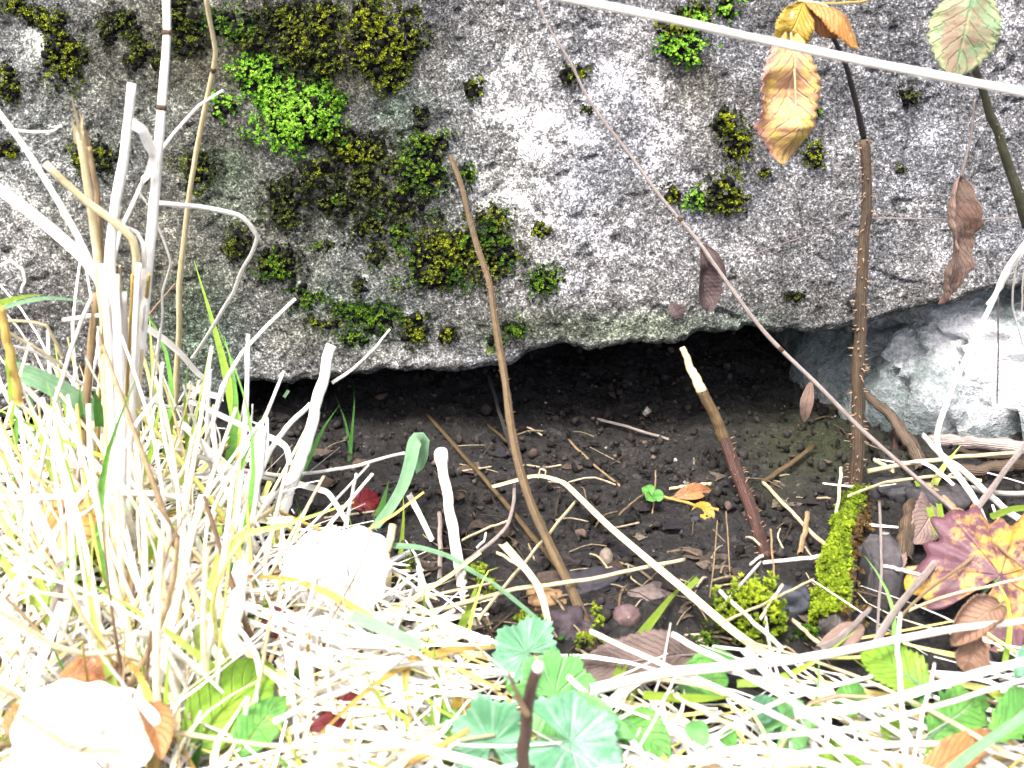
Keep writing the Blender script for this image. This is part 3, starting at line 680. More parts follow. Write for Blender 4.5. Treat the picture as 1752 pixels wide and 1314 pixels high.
def straw(pts, dA, dB, w, mat='white', label='', cat='straw', w2=None, nodes=(), name='straw', kind='tube', group=None, sides=7, fold=.3, taper=0.0, twist=0.0, lump=.12, knob=False, frayed=False, extra=None, sharp=False, mat_b=None):
    P0 = place(pts, dA, dB); n = npts(P0) * (1 if kind == 'tube' else 1)
    P = smooth_line(P0, n, .1 if mat in ('brown', 'ochre', 'mauve', 'dark_stem') else (.25 if kind == 'ribbon' else .55)) if not sharp else np.vstack([np.linspace(a, b, 6, endpoint=False) for a, b in zip(P0[:-1], P0[1:])] + [P0[-1:]])
    n = len(P); w2 = w if w2 is None else w2; jit = w * .13 * depth(P0[0]) / FPX; q0 = int(rng.integers(1000)) * 1.7
    if kind == 'tube': P = P + jit * np.stack([vnoise(np.arange(n) * 9.0 / n + q0, np.zeros(n) + k, seed=k) for k in range(3)], 1)
    pxw = np.linspace(w, w2, n) * depth(P) / FPX
    if taper: pxw = pxw * np.clip((1 - np.linspace(0, 1, n)) / taper, .06, 1)
    root = thing(name, P[0], label, cat, group); sd_ = int(rng.integers(1000)); G = Geo()
    if kind == 'tube':
        rad = pxw * .5
        if knob: rad = rad * (1 + .55 * np.exp(-((np.linspace(0, 1, n) - .03) / .035) ** 2))
        V, F, U = tube(P, rad, sides, lump, sd_, flat=.55 if mat in ('white', 'cream', 'yellow', 'tan') and not knob and name == 'straw' else 1.0); G.add(V, F, None, U); me = G.mesh('stem'); link('stem', me, M[mat], root)
    else:
        V, F, U = ribbon(P, pxw, nrm(CAM - P) * .7 + np.array([0, -.2, .5]) + .25 * rng.standard_normal(3), fold, twist); G.add(V, F, None, U); link('blade', G.mesh('blade'), M[mat], root)
    s = np.r_[0, np.cumsum(np.linalg.norm(np.diff(P, axis=0), axis=1))]; s = s / s[-1]
    for t in nodes:
        c = np.array([np.interp([t - .004, t - .0015, t + .002, t + .005], s, P[:, k]) for k in range(3)]).T; r = np.interp(t, s, pxw) * .5
        G = Geo(); V, F, U = tube(c, [r * 1.04, r * 1.2, r * 1.16, r * 1.03], 8); G.add(V, F, None, U); link('node', G.mesh('node'), M['node'], root)
    if frayed:
        d = nrm(P[0] - P[min(3, n - 1)])
        for k in range(4):
            G = Geo(); q = P[0] + .3 * pxw[0] * rng.standard_normal(3); e = q + (d + .22 * rng.standard_normal(3)) * rng.uniform(.005, .014)
            V, F, U = ribbon(np.array([q - d * .004, q, .5 * (q + e), e]), np.array([.5, .45, .3, .08]) * pxw[0], CAM - q, .2); G.add(V, F, None, U); link('splinter', G.mesh('splinter'), M[mat], root)
    return root, P, pxw
def add_stem(root, pts, dA, dB, w, mat, w2=None, name='side_stem', sides=6):
    P0 = place(pts, dA, dB); P = smooth_line(P0, npts(P0)); G = Geo(); V, F, U = tube(P, np.linspace(w, w if w2 is None else w2, len(P)) * .5 * depth(P) / FPX, sides, .12, int(rng.integers(99))); G.add(V, F, None, U)
    return link(name, G.mesh(name), M[mat], root), P
def thorns(root, P, pxw, count, seed, length=.0025, t0=0, t1=1):
    r = np.random.default_rng(seed); T, N, B = frames(P); G = Geo(); n = len(P)
    for k in range(count):
        t = r.uniform(t0, t1) * (n - 1.01); i = int(t); c = P[i] + (P[i + 1] - P[i]) * (t - i); a = r.uniform(0, 6.28); d = N[i] * math.cos(a) + B[i] * math.sin(a)
        L = length * r.uniform(.5, 1.3); rad = pxw[i] * .5
        q = np.array([c + d * rad * .8, c + d * (rad + L * .5) - T[i] * L * .05, c + d * (rad + L) + T[i] * L * r.uniform(-.5, .5)])
        V, F, U = tube(q, [L * .22, L * .12, L * .02], 5, cap=False); G.add(V, F, None, U)
    o = link('thorns', G.mesh('thorns'), M['thorn'], root); o['kind'] = 'stuff'

# ---- brambles, canes and dead stems
r_, P, pw = straw('1479,238 1482,330 1478,450 1472,560 1468,680 1466,780 1462,850', -.045, 'g0', 17, 'brown', 'thick brown thorny bramble cane with hanging yellow and orange leaflets at its top', 'bramble', w2=25, name='bramble_cane', sides=12, lump=.15)
thorns(r_, P, pw, 190, 4)
cane = r_; cane_top = P[0].copy()
add_stem(r_, '1478,236 1468,190 1450,120 1436,85 1420,55 1385,8', -.045, -.07, 11, 'dark_stem', 7, 'upper_stem')
add_stem(r_, '1472,500 1450,515 1462,530', -.044, -.044, 10, 'dark_stem', 5, 'bud')
r_, P, pw = straw('770,268 790,320 815,420 838,490 845,545 862,640 880,760 905,850 935,920 975,1000 1000,1060 1018,1110', .02, 'g0', 9, 'ochre', 'tall bare brown stem leaning on the boulder and crossing the dark hollow', 'stem', w2=18, name='dead_stem', sides=10, nodes=(.255,), lump=.18)
thorns(r_, P, pw, 60, 8, .0012, .2, .7); add_stem(r_, '905,850 930,905 960,965', -.066, 'g9', 7, 'yellow', 9, 'split_strip')
r_, P, pw = straw('1168,594 1182,630 1200,670', -.03, -.035, 10, 'cream', 'cut bramble stub with a pale slanting tip standing in the hollow', 'bramble stub', w2=20, name='bramble_stub', sides=10)
sR, P2 = add_stem(r_, '1200,668 1225,715 1240,755', -.035, -.040, 19, 'ochre', 21, 'upper_stem', 10)
sR, P3 = add_stem(r_, '1240,753 1262,810 1285,870 1300,920 1314,955', -.040, 'g0', 21, 'red_stem', 23, 'lower_stem', 10); thorns(r_, P3, 26 * depth(P3) / FPX, 70, 9, .0016)
r_, P, pw = straw('918,1142 908,1190 903,1225 898,1270 893,1345 890,1480', -.335, -.325, 20, 'red_stem', 'dark purple-brown cut twig standing up at the bottom among pale leaves', 'twig', w2=25, name='cut_twig', sides=10)
add_stem(r_, '903,1222 888,1195 870,1150', -.334, -.34, 13, 'tan', 5, 'side_shoot')
G = Geo(); V, F, U = tube([P[0] - [0, 0, .001], P[0] + [0, 0, .001], P[0] + [.0004, 0, .0026]], [.0017, .0018, .0012], 8); G.add(V, F, None, U); link('cut_end', G.mesh('cut_end'), M['white'], r_)
r_, P, pw = straw('915,-15 935,40 975,105 1010,175 1075,260 1130,335 1195,412 1235,470 1310,570 1400,660 1480,740 1560,810 1640,880', -.015, 'g6', 4.5, 'mauve', 'long thin fallen stem slanting across the boulder with withered leaves hanging on it', 'stem', w2=9, name='trailing_stem', nodes=(.385, .63))
fallen = r_
r_, P, pw = straw('1668,112 1682,160 1712,240 1735,310 1760,385', -.10, -.09, 13, 'olive_stem', 'greenish dark bramble stem bearing the green and pink veined leaf', 'bramble', w2=20, name='bramble_shoot', sides=8)
shoot2 = r_; thorns(r_, P, pw, 14, 12, .0018)
straw('1488,373 1560,374 1640,375 1770,371', -.05, -.06, 3, 'mauve', 'hair-thin fibre running level from the thorny cane past the curled dry leaf', 'fibre', name='fibre')
straw('1275,440 1360,410 1460,376', .0, -.03, 2.5, 'mauve', 'hair-thin fibre slanting up to the thorny cane across bare stone', 'fibre', name='fibre')
r_, P, pw = straw('1480,672 1512,700 1532,722 1555,755 1578,800', .01, 'g2', 14, 'brown', 'bent brown root with a red side shoot in front of the pale base rock', 'root', w2=24, name='root', sides=9, lump=.3); add_stem(r_, '1532,722 1532,750 1530,790', .005, 'g0', 11, 'red_stem', 12, 'side_shoot')
straw('1590,752 1650,756 1770,768', 'g5', 'g7', 20, 'mauve', 'pinkish grey stick lying level along the foot of the base rock', 'stick', w2=26, name='stick', lump=.35, sides=9)
straw('1770,772 1700,780 1640,770', 'g4', 'g3', 14, 'brown', 'dark stick tip below the pinkish grey stick', 'stick', w2=8, name='stick', lump=.3)
straw('1560,862 1552,900 1545,955', 'g16', 'g10', 24, 'brown', 'stubby mauve-brown twig end leaning beside the mossy stick', 'twig', w2=30, name='twig', sides=9, lump=.2)
straw('1580,830 1620,862 1650,888', 'g8', 'g8', 24, 'tan', 'weathered stub of wood behind the purple and yellow leaf', 'twig', w2=12, name='twig', lump=.35)
straw('1640,805 1700,800 1770,790', 'g9', 'g9', 20, 'brown', 'short dark twig lying behind the forked straws', 'twig', w2=24, name='twig', lump=.4)

# ---- tall pale stalks rising on the grassy side
S = []
def A(*a, **k): S.append((a, k))
A('284,-20 284,45 281,110 278,180 268,300 260,400 250,480 240,580 228,700 215,860 208,1000', -.12, 'g0', 13, 'white', 'tallest bleached stalk with two brown nodes reaching past the top edge', w2=26, nodes=(.065, .18), name='straw_stalk', sides=10)
A('350,-20 358,30 369,92 355,165 338,250 322,350 308,480 306,560 302,640 296,760', -.10, 'g0', 8, 'cream', 'thin yellowish stalk bent by the lime cushion and reaching the top edge', w2=11, nodes=(.14,), name='straw_stalk')
A('224,142 216,220 208,290 196,370 186,440 190,560 194,700 196,860 194,1010', -.15, 'g0', 15, 'white', 'blunt cut white stalk beside the tallest one', w2=24, name='straw_stalk', sides=9)
A('136,225 146,300 158,380 168,460 180,560 184,720 186,940', -.16, 'g0', 13, 'cream', 'frayed broken stalk with splintered top beside the blunt cut one', w2=20, frayed=True, name='straw_stalk')
A('152,250 160,300 167,332 172,420 178,500', -.15, -.15, 9, 'tan', 'split half of the frayed broken stalk with a tan inside', w2=12, name='straw_stalk', frayed=True)
A('78,280 110,312 150,348 200,385 226,410 232,440 230,520 222,640 214,760 206,900', -.17, 'g0', 13, 'cream', 'cream stalk sharply bent over to the side with a brown node at the bend', w2=18, nodes=(.30,), name='straw_stalk')
A('-12,180 40,250 90,330 130,400 165,475 200,560', -.14, -.15, 10, 'white', 'narrow white blade slanting down from the picture edge', w2=12, name='dry_grass_blade', kind='ribbon', cat='grass blade')
A('-15,315 40,355 90,395 140,440 170,480 200,540', -.13, -.13, 19, 'white', 'broad white blade slanting down from the picture edge below the narrow one', w2=20, name='dry_grass_blade', kind='ribbon', cat='grass blade')
A('222,212 243,225 256,250 264,268 255,300 245,310', -.145, -.14, 20, 'white', 'short white leaf folded off the blunt cut stalk', w2=14, name='dry_grass_blade', kind='ribbon', cat='grass blade', fold=.5)
A('382,154 340,180 300,225 272,262 245,310 222,360 205,400 188,470', -.11, -.14, 5, 'white', 'thin white side straw reaching up to the small lime tuft', w2=9)
A('268,348 305,350 345,353 405,366 425,382 440,405 432,430 415,460 400,500 380,530 352,578 330,612', -.13, -.08, 9, 'white', 'thin straw bent in a sharp elbow beside the dark moss tuft', w2=8)
A('245,300 240,330 252,350', -.13, -.13, 7, 'white', 'little hooked straw against the tallest stalk', w2=5)
A('205,385 235,398 245,420 246,460', -.15, -.15, 7, 'white', 'curled straw tip over the node of the bent cream stalk', w2=9)
A('262,368 280,410 292,450 278,500 278,540 270,600 268,640', -.13, -.13, 6, 'white', 'wavy thin straw hanging beside the tallest stalk', w2=7)
for q, (a, w, mt, lb) in enumerate([
    ('172,450 182,560 190,700 200,880 205,1080', 26, 'white', 'broad white stalk in the tied-looking bunch, outermost toward the edge'),
    ('196,468 202,560 206,700 208,900 206,1100', 30, 'white', 'thickest white stalk in the middle of the upright bunch'),
    ('212,500 216,620 214,760 210,930', 24, 'white', 'white stalk close behind the thickest one of the bunch'),
    ('236,450 232,560 226,700 222,860 216,1010', 22, 'white', 'white stalk of the bunch directly under the tallest stalk'),
    ('186,520 190,620 196,760 200,940', 10, 'cream', 'thin cream straw in front of the thickest stalk of the bunch'),
    ('226,470 222,580 214,700 206,840 200,960', 11, 'yellow', 'thin yellow straw slanting through the middle of the bunch'),
    ('168,560 182,640 198,740 214,860', 9, 'white', 'thin white straw crossing the bunch from the picture edge side'),
    ('248,520 240,620 234,720 232,860', 9, 'white', 'thin white straw on the cavity side just under the yellow stalk'),
    ('255,470 246,560 238,660 226,800', 14, 'yellow', 'yellow stalk showing on the cavity side of the bunch'),
    ('178,540 172,640 168,760 164,900', 12, 'yellow', 'yellow straw edging the bunch on the picture edge side'),
    ('205,455 206,520 204,600', 9, 'cream', 'short cream splinter standing up inside the bunch'),
    ('243,600 238,700 232,820 226,960', 12, 'cream', 'cream straw low on the cavity side of the bunch')]):
    A(a, -.16, 'g0', w * .48, mt, lb, w2=w * .55, name='straw_stalk', sides=8)
A('166,500 160,560 154,620 148,680 143,722 139,790 133,860 128,930', -.13, 'g0', 13, 'tan', 'tan stalk with a dark node beside the upright bunch', w2=17, nodes=(.52,), name='straw_stalk')
A('142,722 165,705 185,690', -.13, -.13, 6, 'tan', 'short tan side shoot from the dark node near the bunch', w2=8)
A('2,525 14,590 26,650 34,690', -.2, -.2, 15, 'yellow', 'yellow-edged stalk at the picture edge above the green blade', w2=16, name='straw_stalk')
A('108,548 165,540 200,545', -.12, -.14, 8, 'white', 'short level straw joining the bunch', w2=9)
A('158,505 140,545 118,610 95,680 82,740 60,850 40,940 10,1010', -.13, 'g30', 9, 'white', 'long white straw slanting down and away from the bunch toward the picture edge', w2=11)
A('10,548 45,550 78,557 92,580 106,612', -.16, -.15, 6, 'cream', 'thin arched straw over the broad green blade', w2=5)
A('8,565 60,595 105,625 112,640', -.17, -.15, 6, 'cream', 'thin straight straw under the arched one', w2=5)
A('18,592 60,602 100,625', -.18, -.16, 5, 'white', 'thin drooping white straw above the broad green blade', w2=5)
A('0,455 18,446 38,462 42,480 35,500', -.12, -.12, 6, 'white', 'white straw loop at the picture edge', w2=5)
A('250,560 280,580 310,606 335,635 352,652 338,668 322,680', -.11, -.10, 12, 'white', 'white strap-like straw folding back over the boulder corner', w2=8, kind='ribbon', name='dry_grass_blade', cat='grass blade')
A('318,660 345,672 382,682', -.09, -.08, 10, 'white', 'short flat white blade lying against the boulder corner', w2=14, kind='ribbon', name='dry_grass_blade', cat='grass blade')
A('312,700 318,690 335,690 380,712 436,738 470,752 490,766 497,795', -.09, -.12, 9, 'white', 'white blade reaching over the hollow and drooping at its tip', w2=11, kind='ribbon', name='dry_grass_blade', cat='grass blade')
A('300,700 330,712 338,695 330,682', -.10, -.10, 5, 'white', 'small round loop of thin straw at the boulder corner', w2=4)
A('306,720 340,755 375,795 415,840 450,880', -.10, 'g25', 13, 'white', 'tapering white blade crossing in front of the small grey stone', w2=18, kind='ribbon', name='dry_grass_blade', cat='grass blade')
A('350,690 362,712 375,745 377,790 374,815 395,850 425,880', -.09, 'g12', 5, 'white', 'wavy white thread of straw over the small grey stone', w2=6)
A('432,692 431,722 452,730 452,745', -.12, -.12, 5, 'white', 'zigzag white straw tip against the black hollow', w2=7, sharp=True)
A('443,735 437,800 428,870 416,940 405,1020 396,1100 380,1190', -.125, 'g0', 24, 'white', 'thick upright white stalk right under the zigzag tip', w2=32, name='straw_stalk', sides=10)
A('567,590 552,650 534,720 512,790 490,850 472,910', -.075, 'g0', 17, 'white', 'thick cut white stalk leaning across the edge of the hollow', w2=26, name='straw_stalk', sides=10, nodes=(.985,))
A('667,563 640,597 605,630 568,655', -.07, -.078, 4, 'white', 'thin side straw off the thick leaning stalk', w2=7)
A('530,692 500,722 474,752 455,785 440,820', -.085, -.11, 10, 'white', 'short flat straw wedged between the two thick stalks', w2=12)
A('300,768 360,788 420,806 470,812 500,812 560,806 610,798 650,786 692,774', -.13, -.07, 9, 'white', 'long level straw passing behind the thick leaning stalk', w2=6)
A('470,822 430,812 380,806 330,812 270,822', -.10, -.13, 7, 'white', 'level straw under the wedge between the two thick stalks', w2=6)
A('490,822 530,833 560,842 575,862 592,890', -.085, 'g5', 12, 'white', 'white blade bent down beside the thick leaning stalk', w2=9, kind='ribbon', name='dry_grass_blade', cat='grass blade')
A('-10,853 60,851 130,848 200,845 260,845 310,852', -.20, -.19, 13, 'white', 'level white straw over the orange leaf at the picture edge', w2=12)
A('60,855 85,910 112,970 150,1055 185,1130 215,1190', -.215, 'g25', 12, 'white', 'straight white straw running down past the orange leaf', w2=13)
A('165,862 140,880 112,885 98,915 84,950 60,985', -.21, 'g30', 6, 'white', 'forked white straw lying on the orange leaf', w2=7)
A('195,850 198,920 200,1000 200,1090', -.215, 'g10', 18, 'cream', 'cream upright stalk near the yellow-green moss', w2=20, name='straw_stalk')
A('270,975 278,1030 288,1090 298,1160 303,1220 302,1270 298,1340', -.235, 'g0', 19, 'cream', 'yellowish stalk with a brown node near the big blown white leaf', w2=24, nodes=(.68,), name='straw_stalk', sides=9)
A('415,960 402,1040 388,1120 368,1200 354,1270 340,1345', -.22, 'g0', 24, 'white', 'thick slanting white stalk in front of the broad green leaf', w2=34, name='straw_stalk', nodes=(.80,), sides=10)
A('532,1075 527,1150 520,1230 512,1340', -.235, 'g0', 24, 'white', 'thick white stalk standing under the round blown leaf', w2=32, name='straw_stalk', sides=10)
A('528,1085 527,1120 525,1140', -.245, -.245, 11, 'yellow', 'short yellow sheath on the thick stalk under the round blown leaf', w2=13)
A('672,900 668,925 663,948 664,1000 662,1060', -.15, 'g2', 14, 'cream', 'stubby cream stalk with a brown joint beside the round blown leaf', w2=9, nodes=(.3,), name='straw_stalk')
A('753,772 757,800 765,850 776,910 790,985 802,1045 808,1078', -.075, 'g0', 17, 'white', 'white stalk with a knobbly rounded head standing on the soil', w2=21, knob=True, name='straw_stalk', sides=10)
A('610,810 602,845 592,900', -.10, 'g0', 9, 'white', 'short white stump of straw in front of the dark red leaf', w2=13)
A('843,834 880,824 920,815 962,826 985,846 1040,900 1110,960 1180,1018 1255,1082 1330,1135', 'g14', 'g22', 9, 'cream', 'pale straw bent at a blunt angle running across the soil', w2=17, kind='ribbon', name='dry_grass_blade', cat='grass blade', fold=.35)
A('921,818 924,802 934,806 932,818', 'g15', 'g15', 4, 'cream', 'small curl on the bend of the pale angled straw', w2=4)
A('495,1000 560,985 640,1000 690,1015', 'g44', 'g44', 5, 'white', 'thin white straw lying across the big round pale leaf', w2=4)
A('560,900 575,960 590,1040 600,1110', 'g50', 'g50', 6, 'cream', 'thin cream straw lying down over the big round pale leaf', w2=5)
A('640,905 610,980 560,1075', 'g46', 'g44', 4, 'tan', 'thin tan straw lying aslant over the big round pale leaf', w2=4)
A('30,1200 110,1225 190,1262 250,1310', 'g75', 'g70', 7, 'cream', 'cream straw lying across the white toothed leaf', w2=6)
A('230,1185 190,1240 120,1300', 'g75', 'g75', 6, 'tan', 'tan straw lying aslant over the white toothed leaf', w2=5)
A('752,878 753,920 753,992', -.11, 'g1', 8, 'mauve', 'greyish short straw standing beside the knob-headed one', w2=9)
A('700,846 716,876 740,925', 'g12', 'g6', 11, 'white', 'short white blade piece lying behind the knob-headed straw', w2=9, kind='ribbon', name='dry_grass_blade', cat='grass blade')
A('880,830 878,860 868,900 838,930 800,960 770,985', 'g10', 'g10', 6, 'mauve', 'thin crooked twiglet between the knob-headed straw and the brown stem', w2=8)
A('832,912 828,926 815,938', 'g12', 'g10', 7, 'white', 'short fork of the thin crooked twiglet', w2=6)
A('872,890 830,905 790,925', 'g8', 'g8', 5, 'cream', 'thin pale straw behind the crooked twiglet', w2=5)
A('985,858 950,900 900,960 850,1020 818,1062', 'g10', 'g22', 7, 'cream', 'thin straw slanting from the brown stem to the knob-headed straw foot', w2=9)
A('1172,957 1100,972 1010,990 940,1002 880,1008 800,1030 720,1052', 'g14', 'g24', 8, 'cream', 'long straw crossing level over the foot of the brown stem', w2=10)
A('935,1000 880,1008 820,1026 750,1045 690,1068', 'g12', 'g20', 9, 'brown', 'dark slender twig lying under the long level straw', w2=9)
A('850,945 880,962 905,978', 'g8', 'g8', 7, 'cream', 'short straw chip lying between the crooked twiglet and the brown stem', w2=7)
A('730,708 775,760 830,820 885,885 925,935 965,980', 'g5', 'g6', 6, 'ochre', 'long ochre stalk lying on soil from under the stone to the brown stem', w2=10)
A('820,712 850,740 890,775', 'g4', 'g5', 5, 'ochre', 'short ochre stalk behind the brown stem in the hollow', w2=6)
A('835,640 850,690 872,760 888,800', 'g30', 'g3', 6, 'dark_stem', 'shaded thin stem standing behind the brown stem in the hollow', w2=7)
A('1012,715 1080,732 1145,752', 'g4', 'g4', 5, 'mauve', 'thin straw lying deep in the hollow behind the cut bramble stub', w2=5)
A('972,752 1010,790 1062,832', 'g4', 'g4', 6, 'tan', 'thin tan straw on the soil of the hollow above the green seedling', w2=5)
A('1392,762 1350,795 1304,826', 'g6', 'g6', 8, 'ochre', 'short ochre stalk forming a V with a pale straw', w2=9)
A('1304,824 1340,862 1385,908 1420,942', 'g6', 'g10', 8, 'cream', 'pale straw forming a V with the short ochre stalk', w2=9)
A('1382,880 1376,910 1370,950', 'g14', 'g2', 16, 'tan', 'tan upright stub of straw beside the V of stalks', w2=18)
A('1440,800 1436,840 1430,885', 'g24', 'g4', 10, 'cream', 'short pale straw standing beside the thorny cane', w2=12)
A('1305,963 1350,958 1412,952', 'g8', 'g10', 8, 'white', 'white straw piece lying between stub foot and mossy stick', w2=9)
A('1284,966 1305,950', 'g6', 'g8', 7, 'white', 'tiny white straw chip at the foot of the cut bramble stub', w2=8)
A('1302,962 1268,1000 1230,1045', 'g6', 'g14', 8, 'white', 'white straw slanting down from the stub foot to the moss mound', w2=9)
A('1228,890 1222,960 1212,1040', 'g36', 'g2', 4, 'tan', 'thin dead stem standing on the soil beside the stub foot', w2=4)
A('1242,875 1246,930 1250,990', 'g30', 'g2', 4, 'tan', 'second thin dead stem closest to the stub foot', w2=4)
A('1318,905 1322,950 1326,1000', 'g24', 'g2', 7, 'tan', 'thin tan stem just past the stub foot', w2=6)
A('1392,990 1330,1022 1230,1068', 'g22', 'g30', 6, 'cream', 'thin straw lying across the bright moss mound', w2=6)
A('1340,1000 1325,1020 1300,1060', 'g30', 'g20', 8, 'cream', 'short straw stuck upright in the bright moss mound', w2=9)
A('1355,1060 1388,1090 1420,1115', 'g12', 'g16', 9, 'cream', 'short pale straw in front of the blue-black stone', w2=9)
A('1218,828 1180,832 1145,836', 'g5', 'g5', 8, 'cream', 'short pale straw next to the green seedling', w2=6)
A('1130,848 1180,862 1230,872', 'g5', 'g5', 6, 'yellow', 'thin yellow straw running over the small yellow leaf', w2=6)
A('1122,805 1120,850 1116,880', 'g14', 'g2', 5, 'tan', 'thin stub standing behind the green seedling', w2=5)
A('1060,880 1095,850 1120,835', 'g5', 'g5', 5, 'tan', 'thin brownish straw leading to the green seedling', w2=5)
A('1484,806 1560,792 1640,782 1770,772', 'g16', 'g18', 10, 'cream', 'level pale straw from the thorny cane foot to the picture edge', w2=7)
A('1452,848 1520,825 1600,815 1680,822', 'g14', 'g14', 7, 'cream', 'slightly arched straw just below the level one', w2=6)
A('1495,786 1530,806', 'g14', 'g14', 8, 'cream', 'straw chip against the thorny cane foot', w2=8)
A('1775,385 1725,460 1690,530 1660,600 1632,660 1612,710 1602,745 1606,775 1640,815 1672,860 1690,905', -.085, 'g12', 12, 'white', 'long white straw bent in front of the pale base rock', w2=14)
A('1770,395 1735,450 1712,490 1690,520', -.09, -.08, 13, 'white', 'short white straw in the fan against the boulder edge', w2=5)
A('1762,400 1740,450 1732,520 1745,570 1760,620', -.08, -.07, 6, 'white', 'thin drooping straw of the fan in front of bright base rock', w2=5)
A('1758,405 1722,470 1708,500', -.075, -.07, 10, 'cream', 'inner straw of the fan against the boulder edge', w2=5)
A('1775,430 1752,470 1748,540', -.075, -.07, 6, 'white', 'outer straw of the fan close to the picture edge', w2=5)
A('1708,505 1708,600 1706,690', -.06, -.05, 3, 'mauve', 'hair-thin stem hanging in front of the bright base rock', w2=3)
A('1578,745 1620,785 1668,822 1720,870 1770,905', 'g18', 'g16', 12, 'white', 'straight white straw crossing the long bent one at the base rock foot', w2=15)
A('1772,740 1720,805 1670,870 1610,950 1550,1020 1510,1080 1495,1115', 'g24', 'g24', 9, 'mauve', 'long mauve straw slanting across the purple and yellow leaf', w2=14)
A('1772,880 1720,915 1650,965 1590,1010 1545,1050 1535,1080', 'g34', 'g26', 8, 'tan', 'tan straw lying over the middle of the purple and yellow leaf', w2=8)
A('1660,895 1700,930 1770,985', 'g34', 'g34', 7, 'tan', 'short tan straw crossing the yellow part of the purple leaf', w2=7)
A('1772,985 1690,1003 1610,1022 1555,1045', 'g32', 'g26', 6, 'cream', 'thin straw across the lower edge of the purple leaf', w2=7)
A('1505,858 1507,920 1508,980 1504,1040 1500,1098', 'g30', 'g22', 5, 'mauve', 'thin upright stem in front of the grey charcoal block', w2=5)
A('1512,968 1545,976 1578,985', 'g20', 'g20', 7, 'white', 'short white straw touching the thin upright stem', w2=7)
A('1770,1062 1680,1070 1600,1083 1530,1096 1440,1114 1350,1130 1240,1142 1130,1152 1010,1178', 'g45', 'g40', 14, 'white', 'long thick white straw lying level under the curled brown leaf', w2=24)
A('1770,1128 1690,1148 1610,1172 1530,1196 1450,1214 1360,1222', 'g50', 'g40', 14, 'white', 'white split straw below the long thick level one', w2=18, kind='ribbon', name='dry_grass_blade', cat='grass blade')
A('1770,1160 1690,1182 1610,1205 1530,1228 1460,1246 1300,1262', 'g50', 'g42', 11, 'white', 'third white straw fanning toward the picture edge at the bottom', w2=12)
A('1770,1215 1700,1262 1650,1300 1600,1345', 'g45', 'g40', 17, 'pale_green', 'pale green strap blade slanting out of the bottom near the picture edge', w2=20, kind='ribbon', name='dry_grass_blade', cat='grass blade')
A('1540,1050 1536,1110 1540,1170 1546,1240 1555,1345', 'g55', 'g30', 12, 'white', 'upright white straw standing before the toothed green leaf', w2=20)
A('1600,1135 1585,1200 1570,1260 1558,1340', 'g55', 'g35', 10, 'white', 'upright white straw with a blunt top next to the toothed leaf', w2=12)
A('1150,1085 1230,1128 1310,1175 1400,1232 1470,1280 1540,1340', 'g42', 'g40', 13, 'white', 'long white straw slanting down to the bottom through the green leaves', w2=16)
A('1010,1080 1100,1122 1200,1165 1300,1210 1400,1262 1480,1330', 'g36', 'g38', 11, 'white', 'second long white straw parallel below the first slanting one', w2=14)
A('1230,1010 1300,1075 1340,1110', 'g18', 'g30', 9, 'white', 'white straw ending under the moss mound', w2=10)
A('1490,1040 1440,1090 1400,1112', 'g20', 'g26', 8, 'mauve', 'greyish bark strip-like straw before the grey charcoal block', w2=16)
A('1160,1150 1130,1210 1090,1290', 'g40', 'g40', 8, 'white', 'short white straw crossing the pale long green leaf', w2=9)
A('1152,1190 1200,1215 1290,1262 1330,1300', 'g40', 'g40', 9, 'cream', 'cream straw lying over the small dark round leaf', w2=10)
A('560,1248 640,1262 740,1285 830,1308 880,1330', 'g45', 'g42', 18, 'white', 'thick white straw at the bottom edge by the blanched crinkled leaf', w2=22)
A('600,1150 700,1135 800,1140 880,1155', 'g36', 'g34', 12, 'white', 'level white straw behind the dark cut twig', w2=9)
A('450,1045 560,1075 660,1095 760,1082 840,1100', 'g32', 'g34', 17, 'white', 'thick level white straw in front of the round blown leaf', w2=12)
A('470,1235 540,1200 620,1170 700,1120', 'g45', 'g36', 13, 'white', 'white straw rising past the red leaf', w2=10)
A('650,1095 655,1160 648,1250', -.24, 'g5', 9, 'tan', 'thin tan twig standing near the red leaf', w2=10)
A('640,1320 700,1270 760,1240', 'g40', 'g36', 8, 'cream', 'short cream straw beside the yellow-green upright blade', w2=8)
A('95,1330 88,1240 80,1170', 'g4', -.30, 6, 'dark_stem', 'thin dark stem standing before the blown white leaf in the corner', w2=4)
A('130,1300 150,1190 140,1100', 'g6', -.29, 9, 'yellow', 'yellow straw standing beside the blown white leaf in the corner', w2=7)
A('345,1000 300,1020 250,1040 200,1062', 'g45', 'g40', 7, 'white', 'curved thin straw below the yellow-green moss', w2=6)
A('0,1005 30,1080 60,1180 70,1220', 'g60', 'g20', 11, 'white', 'white straw slanting down at the picture edge behind the furry grey stem', w2=10)
A('105,965 98,1020 88,1080 78,1150', -.25, 'g14', 14, 'mauve', 'furry grey withered stem leaning near the picture edge', w2=26, name='withered_stem', cat='stem', lump=.35)
for a, k in S:
    pts, dA, dB, w, mt, lb = a; straw(pts, dA, dB, w, mt, lb, **k)
straw('500,-90 700,-50 900,-14 985,0 1060,14 1130,28 1220,48 1310,68 1420,92 1560,120 1680,144 1780,164 2300,275 3000,440', -.22, -.20, 13, 'white', 'long straight white straw slanting across the top in front of the boulder', w2=17, name='straw_stalk', sides=9)
straw('1370,7 1420,6 1470,3 1520,-8', -.068, -.06, 5, 'yellow', 'thin yellow straw along the top edge behind the orange leaflet', w2=4)
straw('22,222 60,226 88,224 106,215', -.08, -.08, 6, 'white', 'short white straw lying on the boulder below the white lichen spot', w2=5)

